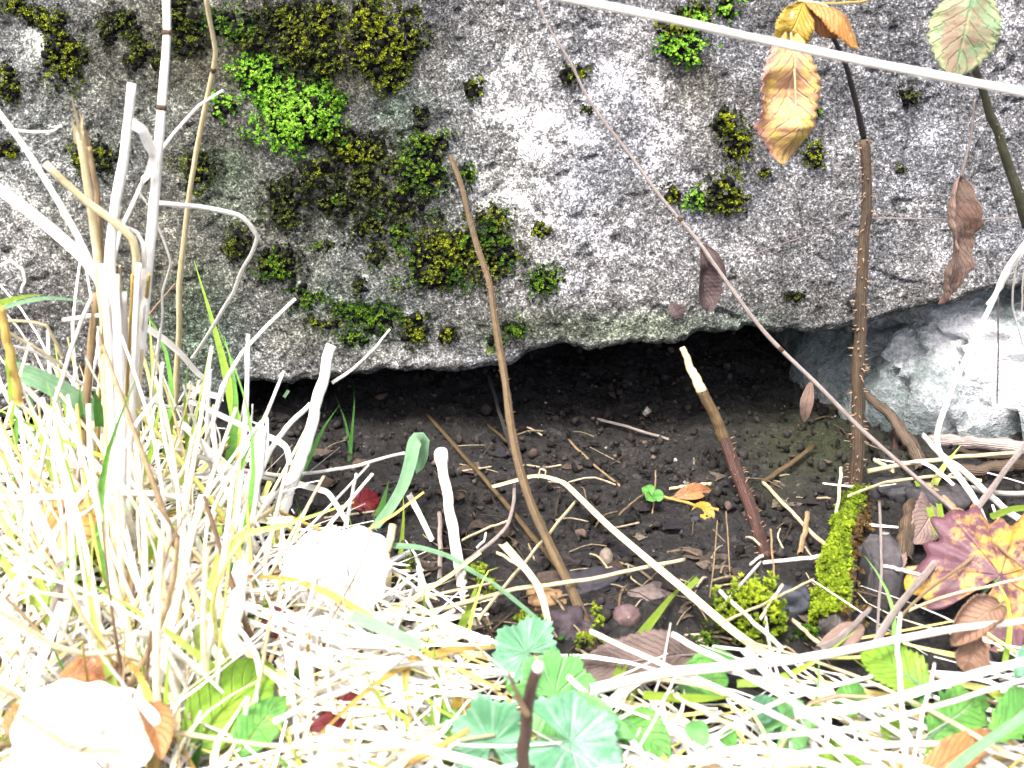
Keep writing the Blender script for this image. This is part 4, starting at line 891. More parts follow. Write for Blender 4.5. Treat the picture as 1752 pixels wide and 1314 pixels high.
# ---- green blades (base first, pointed tip last)
for pts, dA, dB, w, mt, lb, k in [
    ('640,905 668,870 690,832 702,795 708,765 714,752 722,755 722,780 712,810', 'g2', -.075, 16, 'pale_green', 'pale green blade arched over like a hook before the hollow', dict(w2=30, taper=.12)),
    ('645,890 655,860 665,822', 'g2', -.09, 14, 'green', 'short pointed green blade beside the hooked pale one', dict(taper=.8)),
    ('685,950 690,890 690,840', 'g0', -.10, 9, 'lime', 'narrow yellow-green blade at the foot of the hooked pale one', dict(taper=.9)),
    ('505,830 530,780 555,730 580,694', 'g4', -.05, 11, 'green', 'green blade slanting up in the hollow next to the thick leaning stalk', dict(taper=.7)),
    ('598,790 602,740 606,690 604,650', 'g0', .03, 7, 'green', 'thin green shoot standing deep in the hollow', dict(taper=.9)),
    ('600,770 590,720 572,672', 'g0', .03, 6, 'green', 'thin green shoot leaning out beside the upright one in the hollow', dict(taper=.9)),
    ('600,790 612,772 625,758', 'g0', .01, 6, 'green', 'tiny green leaf at the foot of the thin green shoots', dict(taper=.9)),
    ('486,680 494,668', -.0, -.0, 6, 'pale_green', 'tiny pale green tip under the lip of the boulder', dict()),
    ('520,910 514,880 505,850', 'g0', -.10, 11, 'green', 'short green blade in front of the thick leaning stalk', dict(taper=.8)),
    ('478,850 468,820 462,800 462,780', 'g0', -.10, 12, 'green', 'dark green blade between the two thick white stalks', dict(taper=.7)),
    ('20,636 60,648 100,668 150,700 200,730', -.15, -.13, 34, 'pale_green', 'broad green grass blade lying under the arched straws at the picture edge', dict(w2=40, taper=.3)),
    ('-10,523 20,513 50,506 78,504', -.15, -.14, 12, 'lime', 'short green blade tip poking in at the picture edge', dict(taper=.8)),
    ('-10,533 30,520 80,511 130,514 160,526', -.16, -.14, 10, 'pale_green', 'long arched pale green blade above the broad green one', dict(taper=.6)),
    ('22,725 24,690 18,650 6,610', 'g70', -.22, 20, 'lime', 'yellow-green blade standing at the picture edge in front of the broad one', dict(taper=.6)),
    ('135,760 138,710 136,660', 'g40', -.18, 16, 'green', 'green blade standing behind the tan stalk', dict(taper=.7)),
    ('172,730 168,690 160,665', -.15, -.15, 18, 'green', 'dark green blade between the tan stalk and the bunch', dict(taper=.5)),
    ('285,780 292,740 300,700 306,690', 'g30', -.13, 16, 'lime', 'yellow-green blade leaning by the boulder corner', dict(taper=.6)),
    ('245,968 262,940 282,910 304,892', 'g30', -.20, 16, 'lime', 'bright green blade slanting up beyond the orange leaf', dict(taper=.5)),
    ('130,1020 165,1010 200,1000', 'g40', 'g40', 12, 'lime', 'yellow-green blade lying below the feathery moss', dict(taper=.6)),
    ('760,1345 758,1270 752,1200 745,1140 742,1100', 'g4', -.255, 22, 'lime', 'tall yellow-green blade standing at the bottom beside the blanched leaf', dict(taper=.5)),
    ('775,1100 795,1060 815,1005 828,975', 'g6', -.18, 14, 'lime', 'yellow-green blade crossing the foot of the knob-headed straw', dict(taper=.7)),
    ('960,1095 970,1062 985,1030', 'g5', -.18, 10, 'green', 'short pointed green blade near the foot of the brown stem', dict(taper=.8)),
    ('917,1085 918,1060 920,1050', 'g10', -.19, 9, 'lime', 'tiny green blade before the orange wood fragment', dict(taper=.8)),
    ('1050,1175 1075,1120 1110,1070 1150,1020 1188,985', 'g20', -.17, 18, 'lime', 'yellow-green blade slanting up across the grey-brown leaf', dict(taper=.6)),
    ('668,935 720,940 770,955 800,975 850,1005 900,1045 945,1085', 'g18', 'g26', 17, 'pale_green', 'long pale green blade running under the knob-headed straw', dict(w2=10)),
    ('600,1055 650,1075 720,1108', 'g55', 'g55', 26, 'pale_green', 'pale blown-out green blade lying in front of the round blown leaf', dict(w2=20)),
    ('1590,868 1596,890 1604,915', 'g30', 'g24', 11, 'lime', 'small bright green blade piece next to the purple leaf', dict(w2=10)),
    ('1606,862 1610,885 1613,908', 'g30', 'g24', 10, 'lime', 'second small bright green piece next to the purple leaf', dict(w2=9)),
    ('1695,885 1730,872 1775,868', 'g30', 'g30', 12, 'lime', 'yellow-green blade above the purple leaf at the picture edge', dict(w2=10)),
    ('1568,822 1572,832', 'g16', 'g14', 8, 'lime', 'tiny green chip under the end of the thin fallen stem', dict()),
    ('1100,1190 1180,1196 1260,1192', 'g34', 'g34', 15, 'lime', 'level yellow-green blade above the pale long leaf', dict(taper=.4)),
    ('1300,1345 1310,1290 1316,1240', 'g5', -.26, 9, 'lime', 'thin green blade standing by the small dark round leaf', dict(taper=.8)),
    ('320,1345 338,1290 350,1250', 'g10', -.30, 18, 'green', 'green blade at the bottom before the broad green leaf', dict(taper=.6)),
    ('1195,990 1172,1012', 'g20', 'g16', 10, 'lime', 'tiny green blade tip beside the bent pale straw', dict()),
]:
    straw(pts, dA, dB, w, mt, lb, cat='grass blade', name='green_grass_blade', kind='ribbon', fold=.35, **k)

# ------------------------------------------------------------------ leaves
def lf(name, c, v, **k): M[name] = leaf_material(name, c, v, **k)
lf('leaf_hang', (.44, .24, .15), (.52, .40, .30), c_spot=(.58, .42, .11), spot_at=.49, c_edge=(.42, .20, .17), nv=10, trans=.3, spot_scale=4)
lf('leaf_orange', (.40, .17, .045), (.56, .38, .18), c_spot=(.50, .30, .09), spot_at=.52, nv=11, trans=.3)
lf('leaf_veined', (.15, .28, .14), (.34, .42, .22), c_spot=(.24, .17, .115), spot_at=.50, nv=7, trans=.3, c_edge=(.30, .34, .17))
lf('leaf_pink', (.24, .085, .11), (.62, .45, .42), c_spot=(.40, .36, .25), nv=7, trans=.3)
lf('leaf_dry', (.20, .135, .105), (.36, .28, .23), nv=16, trans=.1, rough=.7, c_spot=(.20, .12, .09))
lf('leaf_dark', (.075, .052, .05), (.13, .09, .085), nv=12, trans=.05, rough=.8)
lf('leaf_mauve_d', (.11, .08, .07), (.17, .13, .115), nv=15, trans=.05, rough=.85, c_spot=(.06, .042, .038))
lf('leaf_blown', (.72, .70, .66), (.80, .79, .76), c_spot=(.60, .55, .46), spot_at=.6, nv=9, trans=.2)
lf('leaf_amber', (.52, .28, .075), (.36, .17, .05), c_spot=(.60, .38, .14), nv=7, trans=.2)
lf('leaf_rust', (.36, .165, .06), (.50, .30, .15), c_spot=(.20, .08, .04), nv=9, trans=.2)
lf('leaf_red', (.10, .006, .010), (.18, .03, .025), c_spot=(.16, .03, .01), nv=9, trans=.2)
lf('leaf_maroon', (.085, .02, .022), (.13, .05, .05), nv=9, trans=.1)
lf('leaf_mauve', (.20, .14, .12), (.30, .23, .20), nv=15, trans=.05, rough=.8, c_spot=(.11, .075, .065))
lf('leaf_maple', (.10, .042, .055), (.055, .022, .034), c_spot=(.50, .30, .04), spot_at=.53, palmate=True, nv=7, trans=.2, spot_scale=3.2, vein_w=.06)
lf('leaf_brown', (.20, .12, .08), (.30, .2, .14), nv=10, trans=.1, rough=.7, c_spot=(.19, .10, .06))
lf('leaf_green', (.10, .30, .055), (.32, .50, .24), nv=8, trans=.35, c_spot=(.15, .35, .06))
lf('leaf_lime', (.22, .40, .035), (.40, .52, .12), nv=8, trans=.35, c_spot=(.14, .30, .03))
lf('leaf_round', (.15, .40, .12), (.48, .64, .42), palmate=True, nv=9, trans=.35, spot_scale=3, vein_w=.12)
lf('leaf_teal', (.10, .27, .14), (.50, .66, .56), palmate=True, nv=9, trans=.35, spot_scale=3, c_spot=(.22, .40, .28), vein_w=.16)
lf('leaf_gold', (.36, .25, .03), (.55, .42, .12), nv=9, trans=.25, c_spot=(.34, .22, .04))

def pinnate(base, tip, width, up, mat, prof=(.45, .9), serr=.10, ns=16, arch=.12, cup=.25, wave=.10, roll=0.0, seed=0, ragged=0.0, twist=0.0, nu=64, nv=10, side=None):
    """a simple leaf from base to tip: (V, F, UV); up is roughly its upper side's direction; arch bends it along, cup across"""
    base, tip = np.asarray(base, float), np.asarray(tip, float); L = np.linalg.norm(tip - base); ax = (tip - base) / L
    sd = nrm(np.cross(ax, np.asarray(up, float))) if side is None else nrm(np.asarray(side, float) - ax * ax.dot(side)); nn = np.cross(sd, ax)
    u = np.linspace(0, 1, nu); v = np.linspace(-1, 1, nv + 1)
    pk, sh = prof; w = np.clip(np.sin(np.pi * u ** (math.log(.5) / math.log(pk))), 0, 1) ** sh
    saw = (u * ns) % 1.0
    w = w * (1 + serr * (saw - .5)) * (1 + .07 * vnoise(u * 5 + seed, u * 0, seed=seed)) + ragged * .12 * np.maximum(0, vnoise(u * 14, u * 0 + seed, seed=seed + 2)) * w
    V = []; UV = []
    for i in range(nu):
        for q in v:
            a = q * roll; xr = math.sin(a) / roll if abs(roll) > .05 else q; zr = (1 - math.cos(a)) / roll if abs(roll) > .05 else 0
            hw = width * .5 * w[i]
            z = cup * abs(q) * hw + zr * hw + arch * L * (math.sin(math.pi * u[i]) - 0) + wave * hw * vnoise(u[i] * 4 + seed, q * 1.6, 0, seed + 4) + .05 * width * abs(q) * math.sin(u[i] * 40 - abs(q) * 7) * .3
            tw = twist * u[i]; ct, st_ = math.cos(tw), math.sin(tw); a1, a2 = xr * hw * ct - z * st_, xr * hw * st_ + z * ct
            V.append(base + ax * L * u[i] + sd * a1 + nn * a2); UV.append((u[i], q))
    n = nv + 1; i = np.arange(nu - 1)[:, None] * n; j = np.arange(nv)[None]
    return np.array(V), np.stack([i + j, i + j + 1, i + n + j + 1, i + n + j], -1).reshape(-1, 4), np.array(UV)
def palmate_leaf(c, rad, up, head, seed=0, lobes=9, lobe=.10, deep=0.0, notch=.35, cup=.25, wave=.12, squash=1.0, fold=0.0, na=96, nr=12, serr=.03):
    c = np.asarray(c, float); n = nrm(up); h = np.asarray(head, float); h = nrm(h - n * h.dot(n)); s = np.cross(h, n)
    a = np.linspace(-np.pi + notch, np.pi - notch, na); ph = (a + np.pi) / (2 * np.pi)
    out = 1 + lobe * np.cos(ph * lobes * 2 * np.pi + np.pi) + serr * np.cos(ph * lobes * 8 * np.pi) + .06 * vnoise(ph * 6 + seed, ph * 0, seed=seed)
    if deep: out = out * (1 - deep * np.abs(np.sin(ph * 5 * np.pi)) ** .7 * .0 - deep * .5 * (1 + np.cos(ph * 5 * 2 * np.pi))) * (1 + serr * 2 * vnoise(ph * 40, ph * 0, seed=seed + 8))
    V = []; UV = []
    for k in range(nr + 1):
        r = k / nr
        for i in range(na):
            x = math.sin(a[i]) * r * out[i] * rad; y = math.cos(a[i]) * r * out[i] * rad * squash
            z = cup * rad * r * r * .5 + wave * rad * r * vnoise(a[i] * 1.3 + seed, r * 1.2, 0, seed + 3) - .016 * rad * r * abs(math.cos(ph[i] * lobes * np.pi)) + fold * abs(x)
            V.append(c + s * x + h * y + n * z); UV.append((r, ph[i]))
    i = np.arange(nr)[:, None] * na; j = np.arange(na - 1)[None]
    return np.array(V), np.stack([i + j, i + j + 1, i + na + j + 1, i + na + j], -1).reshape(-1, 4), np.array(UV)
def leaf_part(root, V, F, UV, mat, name='leaf_blade'):
    G = Geo(); G.add(V, F, None, UV); o = link(name, G.mesh(name), M[mat], root)
    md = o.modifiers.new('thickness', 'SOLIDIFY'); md.thickness = .00025; return o
def rib(root, P, r0, r1, mat, name='midrib'):
    P = smooth_line(P, 10); G = Geo(); V, F, U = tube(P, np.linspace(r0, r1, 10), 5); G.add(V, F, None, U); return link(name, G.mesh(name), M[mat], root)
def pt(q, d): return at_g(q[0], q[1], float(d[1:]) / 1000) if isinstance(d, str) else at_y(q[0], q[1], d)
TOCAM = nrm(np.array([0, -.75, .6]))
def leaf(name, b, t, d1, d2, wpx, mat, label, cat='leaf', up=None, stalk=True, group=None, root=None, part='leaf_blade', vein='cream', **k):
    B_, T_ = pt(b, d1), pt(t, d2); wid = wpx * depth(.5 * (B_ + T_)) / FPX; up = TOCAM if up is None else np.array(up, float)
    ro = root or thing(name, B_, label, cat, group)
    V, F, UV = pinnate(B_, T_, wid, up, mat, **k); leaf_part(ro, V, F, UV, mat, part)
    nv = k.get('nv', 10); mid = V[nv // 2::nv + 1]; off = nrm(up) * .0002
    if stalk: rib(ro, [mid[0] - (mid[2] - mid[0]) * 2.5, mid[0], mid[20] - off, mid[50] - off], .0007, .0002, vein)
    return ro
def rleaf(name, c, d, rpx, mat, label, cat='leaf', up=None, head=(1, 0, 0), stalk_to=None, group=None, **k):
    C_ = pt(c, d); rad = rpx * depth(C_) / FPX; up = np.array([0, -.55, .85]) if up is None else np.array(up, float)
    ro = thing(name, C_, label, cat, group); V, F, UV = palmate_leaf(C_, rad, up, head, **k); leaf_part(ro, V, F, UV, mat)
    h = nrm(np.array(head, float)); e = C_ - h * rad * .7 - nrm(up) * rad * .5
    rib(ro, [C_ - nrm(up) * .0004, .5 * (C_ + e), e], .0008, .0009, 'pale_green', 'leaf_stalk'); return ro

# bramble leaflets on the thorny cane
leaf('leaflet', (1352, 40), (1338, 282), -.075, -.085, 122, 'leaf_hang', '', root=cane, part='leaflet', up=(.15, -1, .15), prof=(.50, .8), arch=.10, cup=-.22, wave=.7, serr=.16, ns=15, twist=.35, seed=23, stalk=True, vein='cream', ragged=1)
leaf('leaflet', (1376, 2), (1325, 92), -.07, -.075, 66, 'leaf_gold', '', root=cane, part='leaflet', up=(.4, -1, .5), prof=(.5, .8), cup=.3, seed=5, stalk=False, wave=.3)
leaf('leaflet', (1376, 2), (1468, 84), -.07, -.085, 62, 'leaf_orange', '', root=cane, part='leaflet', up=(.3, -.5, .9), prof=(.55, .75), arch=.22, cup=-.5, seed=6, vein='cream')
leaf('leaflet', (1380, 14), (1448, 62), -.068, -.072, 40, 'leaf_rust', '', root=cane, part='leaflet', up=(-.3, -1, -.2), prof=(.5, .8), cup=.2, seed=7, stalk=False)
# green and pink leaf
leaf('leaflet', (1668, -35), (1634, 132), -.115, -.125, 118, 'leaf_veined', '', root=shoot2, part='leaflet', up=(-.2, -1, .35), prof=(.52, .62), arch=.06, cup=-.18, serr=.16, ns=13, seed=9, vein='pale_green')
leaf('leaflet', (1672, -20), (1690, 82), -.11, -.115, 62, 'leaf_pink', '', root=shoot2, part='leaflet', up=(.5, -1, .2), prof=(.5, .7), cup=-.3, serr=.14, ns=10, seed=10, stalk=False)
add_stem(shoot2, '1672,-30 1672,60 1668,114', -.112, -.10, 7, 'tan', 8, 'leaf_stalk')
# curled dry leaf and its hair-thin stem
cl = leaf('curled_leaf', (1644, 300), (1606, 520), -.06, -.06, 92, 'leaf_dry', 'curled dry brown leaf hanging twisted before the boulder near the picture edge', up=(.2, -1, .1), prof=(.50, .5), roll=1.5, cup=0, wave=.35, serr=.10, ns=14, twist=.9, seed=12, arch=.03, stalk=False, ragged=1)
add_stem(cl, '1668,170 1660,240 1644,304', -.06, -.06, 4, 'mauve', 6, 'leaf_stalk')
# withered leaves on the fallen stem
leaf('withered_leaf', (1200, 415), (1210, 532), -.012, -.018, 66, 'leaf_dark', '', root=fallen, part='withered_leaf', up=(.3, -1, .2), prof=(.6, .6), roll=1.4, cup=0, wave=.3, seed=14, stalk=False, arch=.04)
leaf('withered_leaf', (1200, 418), (1242, 478), -.012, -.016, 26, 'leaf_dark', '', root=fallen, part='withered_leaf', up=(.3, -1, .2), prof=(.4, .8), roll=1.2, cup=0, seed=15, stalk=False)
leaf('withered_leaf', (1388, 652), (1376, 722), -.03, -.03, 24, 'leaf_dry', '', root=fallen, part='withered_leaf', up=(-.4, -1, .2), prof=(.45, .7), roll=1.0, cup=0, seed=16, stalk=False)
leaf('stone_blot', (1148, 518), (1168, 545), .005, .003, 26, 'leaf_dark', 'tiny dark blot on the boulder above its lip', up=(0, -1, .2), seed=17, stalk=False, ragged=3, serr=.4, ns=5)  # leaf-shaped piece standing in for a reddish-brown blot of the stone

# fallen and blown leaves on the ground
rleaf('blown_leaf', (580, 985), 'g30', 92, 'leaf_blown', 'big round pale leaf glowing white behind the thick straws', up=(-.1, -.95, .35), head=(.2, 0, -1), lobes=3, lobe=.06, notch=.02, cup=-.2, wave=.3, seed=2, serr=.035, squash=.95)
rleaf('blown_leaf', (135, 1275), 'g44', 118, 'leaf_blown', 'white glowing toothed leaf in the corner at the bottom', up=(.1, -.6, .85), head=(-.6, .2, .6), lobes=3, lobe=.10, notch=.03, cup=-.2, serr=.03, wave=.25, seed=4)
leaf('fallen_leaf', (80, 862), (152, 945), 'g45', 'g40', 112, 'leaf_amber', 'amber brown leaf lying under the level straw at the picture edge', up=(.1, -.7, .7), prof=(.5, .5), cup=.1, seed=20, serr=.05, vein='tan', arch=.05)
leaf('fallen_leaf', (98, 1165), (205, 1140), 'g38', 'g38', 60, 'leaf_rust', 'rusty brown leaf just above the white toothed leaf', up=(0, -.6, .8), prof=(.5, .7), seed=21, vein='tan', wave=.3)
leaf('fallen_leaf', (150, 1180), (195, 1225), 'g40', 'g40', 46, 'leaf_rust', 'small red-brown leaf scrap touching the white toothed leaf', up=(0, -.7, .7), seed=22, stalk=False)
leaf('fallen_leaf', (238, 1205), (276, 1300), 'g42', 'g42', 58, 'leaf_rust', 'folded tawny leaf standing beside the stalk with the brown node', up=(.6, -.7, .5), prof=(.5, .6), cup=.7, seed=23, vein='cream')
leaf('fallen_leaf', (548, 1218), (640, 1196), 'g18', 'g18', 46, 'leaf_red', 'bright red leaf half hidden under crossed straws', up=(0, -.6, .8), seed=24, vein='tan', prof=(.5, .7))
leaf('fallen_leaf', (600, 868), (648, 850), 'g5', 'g5', 40, 'leaf_red', 'dark red leaf lying in the hollow behind the short white stump', up=(0, -.8, .6), seed=25, stalk=False, prof=(.5, .6))
leaf('fallen_leaf', (445, 1072), (500, 1062), 'g24', 'g24', 56, 'leaf_maroon', 'maroon leaf deep in the straws beside the big round pale leaf', up=(0, -.7, .7), seed=26, stalk=False)
leaf('fallen_leaf', (528, 1248), (592, 1232), 'g26', 'g26', 34, 'leaf_red', 'small red leaf scrap in front of the bright red leaf', up=(0, -.6, .8), seed=27, stalk=False)
leaf('fallen_leaf', (1195, 1120), (985, 1150), 'g14', 'g14', 96, 'leaf_mauve_d', 'long grey-brown dead leaf behind the light green scalloped leaf', up=(0, -.65, .75), prof=(.42, .6), cup=.35, wave=.3, seed=28, vein='mauve')
leaf('fallen_leaf', (1152, 850), (1218, 838), 'g5', 'g5', 28, 'leaf_rust', 'small brown leaf beside the green seedling', up=(0, -.7, .7), seed=29, vein='tan')
leaf('fallen_leaf', (1186, 868), (1222, 886), 'g4', 'g4', 34, 'leaf_gold', 'small dull yellow leaf below the brown one by the seedling', up=(0, -.8, .6), seed=30, stalk=False, prof=(.5, .5))
rleaf('maple_leaf', (1712, 985), 'g26', 138, 'leaf_maple', 'big purple and yellow lobed leaf at the picture edge', up=(-.12, -.62, .78), head=(.5, .1, .6), lobes=5, lobe=.07, deep=.09, notch=.2, cup=-.16, wave=.24, serr=.05, seed=11, na=150)
leaf('curled_leaf', (1712, 1035), (1628, 1105), 'g44', 'g34', 100, 'leaf_brown', 'curled brown leaf hunched under the purple and yellow leaf', up=(-.3, -.6, .8), prof=(.5, .5), roll=1.8, cup=0, arch=.2, wave=.2, seed=31, vein='tan')
leaf('curled_leaf', (1668, 1085), (1652, 1150), 'g36', 'g22', 66, 'leaf_brown', 'second curled brown leaf tucked below the hunched one', up=(-.2, -.8, .4), prof=(.5, .6), roll=1.2, cup=0, seed=32, stalk=False)
leaf('fallen_leaf', (1590, 860), (1560, 930), 'g12', 'g10', 70, 'leaf_mauve', 'dull mauve dead leaf under the end of the thin fallen stem', up=(.1, -.7, .6), seed=33, stalk=False, prof=(.5, .6))
leaf('fallen_leaf', (1395, 1118), (1478, 1072), 'g18', 'g20', 40, 'leaf_dry', 'narrow pale tan dead leaf in front of the mossy stick', up=(0, -.6, .8), seed=34, prof=(.5, .6), vein='cream')
leaf('fallen_leaf', (1540, 985), (1500, 930), 'g8', 'g8', 50, 'leaf_mauve', 'grey dead leaf between the charcoal block and the mauve twig', up=(0, -.7, .7), seed=35, stalk=False)
leaf('fallen_leaf', (10, 1260), (70, 1210), 'g35', 'g35', 60, 'leaf_rust', 'brown leaf cut by the picture edge beside the white toothed leaf', up=(0, -.6, .8), seed=36, vein='tan')
leaf('fallen_leaf', (1560, 1340), (1700, 1250), 'g24', 'g28', 60, 'leaf_rust', 'brown dead leaf under the pale green strap blade', up=(0, -.6, .8), seed=37, vein='tan')

# live green leaves low in front
rleaf('scalloped_leaf', (950, 1190), 'g26', 76, 'leaf_round', 'light green scalloped leaf behind the dark cut twig', up=(.35, -.75, .6), head=(1, 0, .35), lobes=9, lobe=.07, notch=.3, seed=40, serr=.05, wave=.25)
rleaf('scalloped_leaf', (900, 1115), 'g23', 62, 'leaf_teal', 'pale scalloped leaf just above the cut end of the dark twig', up=(-.1, -.5, .85), head=(-.6, .3, .3), lobes=7, lobe=.08, serr=.06, wave=.3, seed=41, squash=.8)
rleaf('scalloped_leaf', (840, 1270), 'g28', 66, 'leaf_teal', 'blanched crinkled leaf on the other side of the dark cut twig', up=(-.15, -.6, .8), head=(-.2, .1, .8), lobes=7, lobe=.08, serr=.06, wave=.5, seed=42)
rleaf('scalloped_leaf', (975, 1270), 'g29', 76, 'leaf_teal', 'large blanched leaf with white veins under the dark twig', up=(.1, -.6, .8), head=(.8, -.2, -.2), lobes=7, lobe=.08, serr=.06, wave=.3, seed=43, squash=1.15)
leaf('toothed_leaf', (930, 1195), (1090, 1265), 'g31', 'g27', 62, 'leaf_round', 'long pale green leaf pointing away from the dark twig', up=(0, -.6, .8), seed=44, vein='pale_green')
leaf('toothed_leaf', (1060, 1225), (1150, 1300), 'g21', 'g19', 84, 'leaf_green', 'green leaf crossed by a slanting white straw at the bottom', up=(0, -.6, .8), seed=45, vein='pale_green')
leaf('toothed_leaf', (905, 1200), (880, 1150), 'g17', 'g17', 52, 'leaf_green', 'shaded green leaf directly behind the dark cut twig', up=(0, -.7, .7), seed=46, vein='lime')
leaf('toothed_leaf', (1588, 1185), (1474, 1118), 'g28', 'g28', 84, 'leaf_lime', 'yellow-green toothed leaf under the long thick level straw', up=(.1, -.65, .75), prof=(.42, .7), serr=.18, ns=11, seed=47, cup=.3, vein='pale_green')
leaf('toothed_leaf', (1560, 1165), (1575, 1215), 'g23', 'g22', 46, 'leaf_green', 'small green leaf tucked under the yellow-green toothed leaf', up=(-.5, -.6, .6), seed=48, vein='pale_green')
leaf('toothed_leaf', (1590, 1262), (1668, 1195), 'g26', 'g27', 84, 'leaf_green', 'broad green leaf with a chewed ragged edge near the strap blade', up=(.1, -.6, .8), prof=(.5, .55), serr=.22, ns=9, seed=49, ragged=2, vein='pale_green')
leaf('toothed_leaf', (1570, 1245), (1700, 1195), 'g21', 'g21', 46, 'leaf_green', 'slim green leaf above the chewed one', up=(0, -.6, .8), seed=50, vein='pale_green', serr=.2, ns=10)
leaf('toothed_leaf', (1485, 1205), (1428, 1190), 'g22', 'g21', 64, 'leaf_green', 'pale green leaf beside the upright white straws', up=(0, -.7, .7), seed=51, prof=(.5, .6), vein='pale_green')
leaf('toothed_leaf', (1260, 1128), (1160, 1150), 'g17', 'g18', 50, 'leaf_green', 'bluish green leaf peeping out below the long thick level straw', up=(0, -.6, .8), seed=52, vein='pale_green')
leaf('toothed_leaf', (1160, 1178), (1245, 1160), 'g18', 'g18', 66, 'leaf_green', 'green leaf under the slanting white straws behind the dark round leaf', up=(0, -.6, .8), seed=53, vein='pale_green', prof=(.5, .6))
rleaf('scalloped_leaf', (1340, 1240), 'g18', 48, 'leaf_round', 'small dark round leaf with radiating veins at the bottom', up=(0, -.6, .8), head=(.4, 0, .7), lobes=11, lobe=.04, seed=54)
leaf('toothed_leaf', (1275, 1210), (1335, 1222), 'g24', 'g22', 52, 'leaf_teal', 'blanched leaf just above the small dark round leaf', up=(0, -.6, .8), seed=55, vein='pale_green')
leaf('toothed_leaf', (1180, 1235), (1212, 1282), 'g24', 'g23', 38, 'leaf_round', 'pale oval leaflet beside the cream straw', up=(0, -.7, .7), seed=56, stalk=False, serr=.04)
leaf('toothed_leaf', (1235, 1250), (1258, 1288), 'g19', 'g19', 34, 'leaf_green', 'small oval green leaflet next to the pale oval one', up=(0, -.7, .7), seed=57, stalk=False, serr=.04)
leaf('toothed_leaf', (1692, 1268), (1770, 1190), 'g24', 'g24', 70, 'leaf_green', 'green leaf with a hole cut by the picture edge', up=(-.1, -.6, .8), seed=58, prof=(.5, .6), vein='pale_green', ragged=2)
leaf('toothed_leaf', (1770, 1110), (1735, 1160), 'g31', 'g28', 44, 'leaf_teal', 'pale leaf tip cut by the picture edge above the straws', up=(0, -.6, .8), seed=59, vein='pale_green')
leaf('toothed_leaf', (1400, 1330), (1455, 1275), 'g21', 'g21', 66, 'leaf_lime', 'yellow-green crumpled leaf at the bottom edge between straws', up=(0, -.7, .7), seed=60, wave=.5, prof=(.5, .5), vein='lime')
leaf('toothed_leaf', (1520, 1275), (1525, 1225), 'g18', 'g18', 46, 'leaf_lime', 'yellowing leaf under the crossing of upright straws', up=(0, -.7, .7), seed=61, stalk=False, wave=.3)
leaf('toothed_leaf', (1615, 1275), (1580, 1300), 'g21', 'g21', 40, 'leaf_lime', 'little yellow-green leaf at the bottom by the chewed leaf', up=(0, -.7, .7), seed=62, stalk=False)
leaf('broad_leaf', (325, 1290), (462, 1135), 'g18', 'g26', 120, 'leaf_lime', 'broad yellow-green leaf behind the thick slanting stalk', up=(.1, -.6, .8), prof=(.45, .6), serr=.05, seed=63, cup=.3, vein='lime')
leaf('broad_leaf', (400, 1300), (490, 1190), 'g22', 'g30', 70, 'leaf_green', 'green leaf low behind the thick slanting stalk', up=(.1, -.6, .8), serr=.05, seed=64, vein='lime')
leaf('toothed_leaf', (775, 1265), (745, 1215), 'g17', 'g17', 60, 'leaf_green', 'green leaf behind the tall yellow-green blade', up=(0, -.6, .8), seed=65, vein='lime')
leaf('toothed_leaf', (640, 1245), (595, 1262), 'g13', 'g13', 36, 'leaf_green', 'small dark green leaf beside the red scrap', up=(0, -.6, .8), seed=66, stalk=False)
leaf('toothed_leaf', (810, 1200), (770, 1225), 'g16', 'g16', 44, 'leaf_gold', 'yellowed leaf behind the blanched crinkled one', up=(0, -.6, .8), seed=67, stalk=False)
leaf('toothed_leaf', (270, 1330), (225, 1345), 'g24', 'g24', 50, 'leaf_green', 'green leaf at the bottom edge beside the white toothed leaf', up=(0, -.6, .8), seed=68, vein='lime')
sd_ = thing('seedling', at_g(1116, 862, 0), 'tiny bright green seedling with three round leaflets in the hollow', 'seedling')
for k, (q, e) in enumerate([((1116, 850), (1104, 832)), ((1116, 850), (1136, 848)), ((1116, 850), (1106, 855))]):
    leaf('leaflet', q, e, 'g9', 'g11', 22, 'leaf_green', '', root=sd_, part='leaflet', up=(0, -.7, .7), prof=(.55, .45), serr=0, seed=70 + k, stalk=False, nu=24)
rib(sd_, [at_g(1116, 862, 0), at_g(1116, 852, .008)], .0006, .0005, 'green', 'stalk')

# ------------------------------------------------------------------ the tangle: single straws, then what nobody could count
BX = [-60, 0, 150, 300, 345, 380, 470, 560, 650, 760, 860, 960, 1080, 1150, 1260, 1400, 1480, 1560, 1650, 1752, 1850]
BY = [600, 590, 610, 690, 720, 800, 850, 900, 960, 1040, 1075, 1130, 1140, 1110, 1125, 1125, 1110, 1110, 1120, 1120, 1120]
def keep_clear(P):
    x, y = project(P)
    return any(((x > a) & (x < b) & (y > c) & (y < d)).any() for a, b, c, d in ((1370, 1560, 850, 1085), (1215, 1345, 1020, 1100), (1560, 1760, 890, 1040), (1610, 1740, 1040, 1125), (880, 1130, 900, 1110), (900, 1480, 660, 1010), (1480, 1590, 1115, 1190), (1590, 1700, 1190, 1265), (1175, 1265, 1125, 1200), (1300, 1385, 1200, 1280), (1690, 1760, 1190, 1270), (880, 1010, 1090, 1260), (350, 460, 1140, 1260)))
def tangle_at(wide=False):
    while True:
        px, py = (rng.uniform(-420, 2170), rng.uniform(600, 1650)) if wide else (rng.uniform(-60, 1812), rng.uniform(600, 1400)); b = np.interp(px, BX, BY)
        if px > 1420 and 790 < py < b and rng.random() < .10: return px, py
        if py > b and rng.random() < .35 + .65 * sstep(b, b + 140, py): return px, py
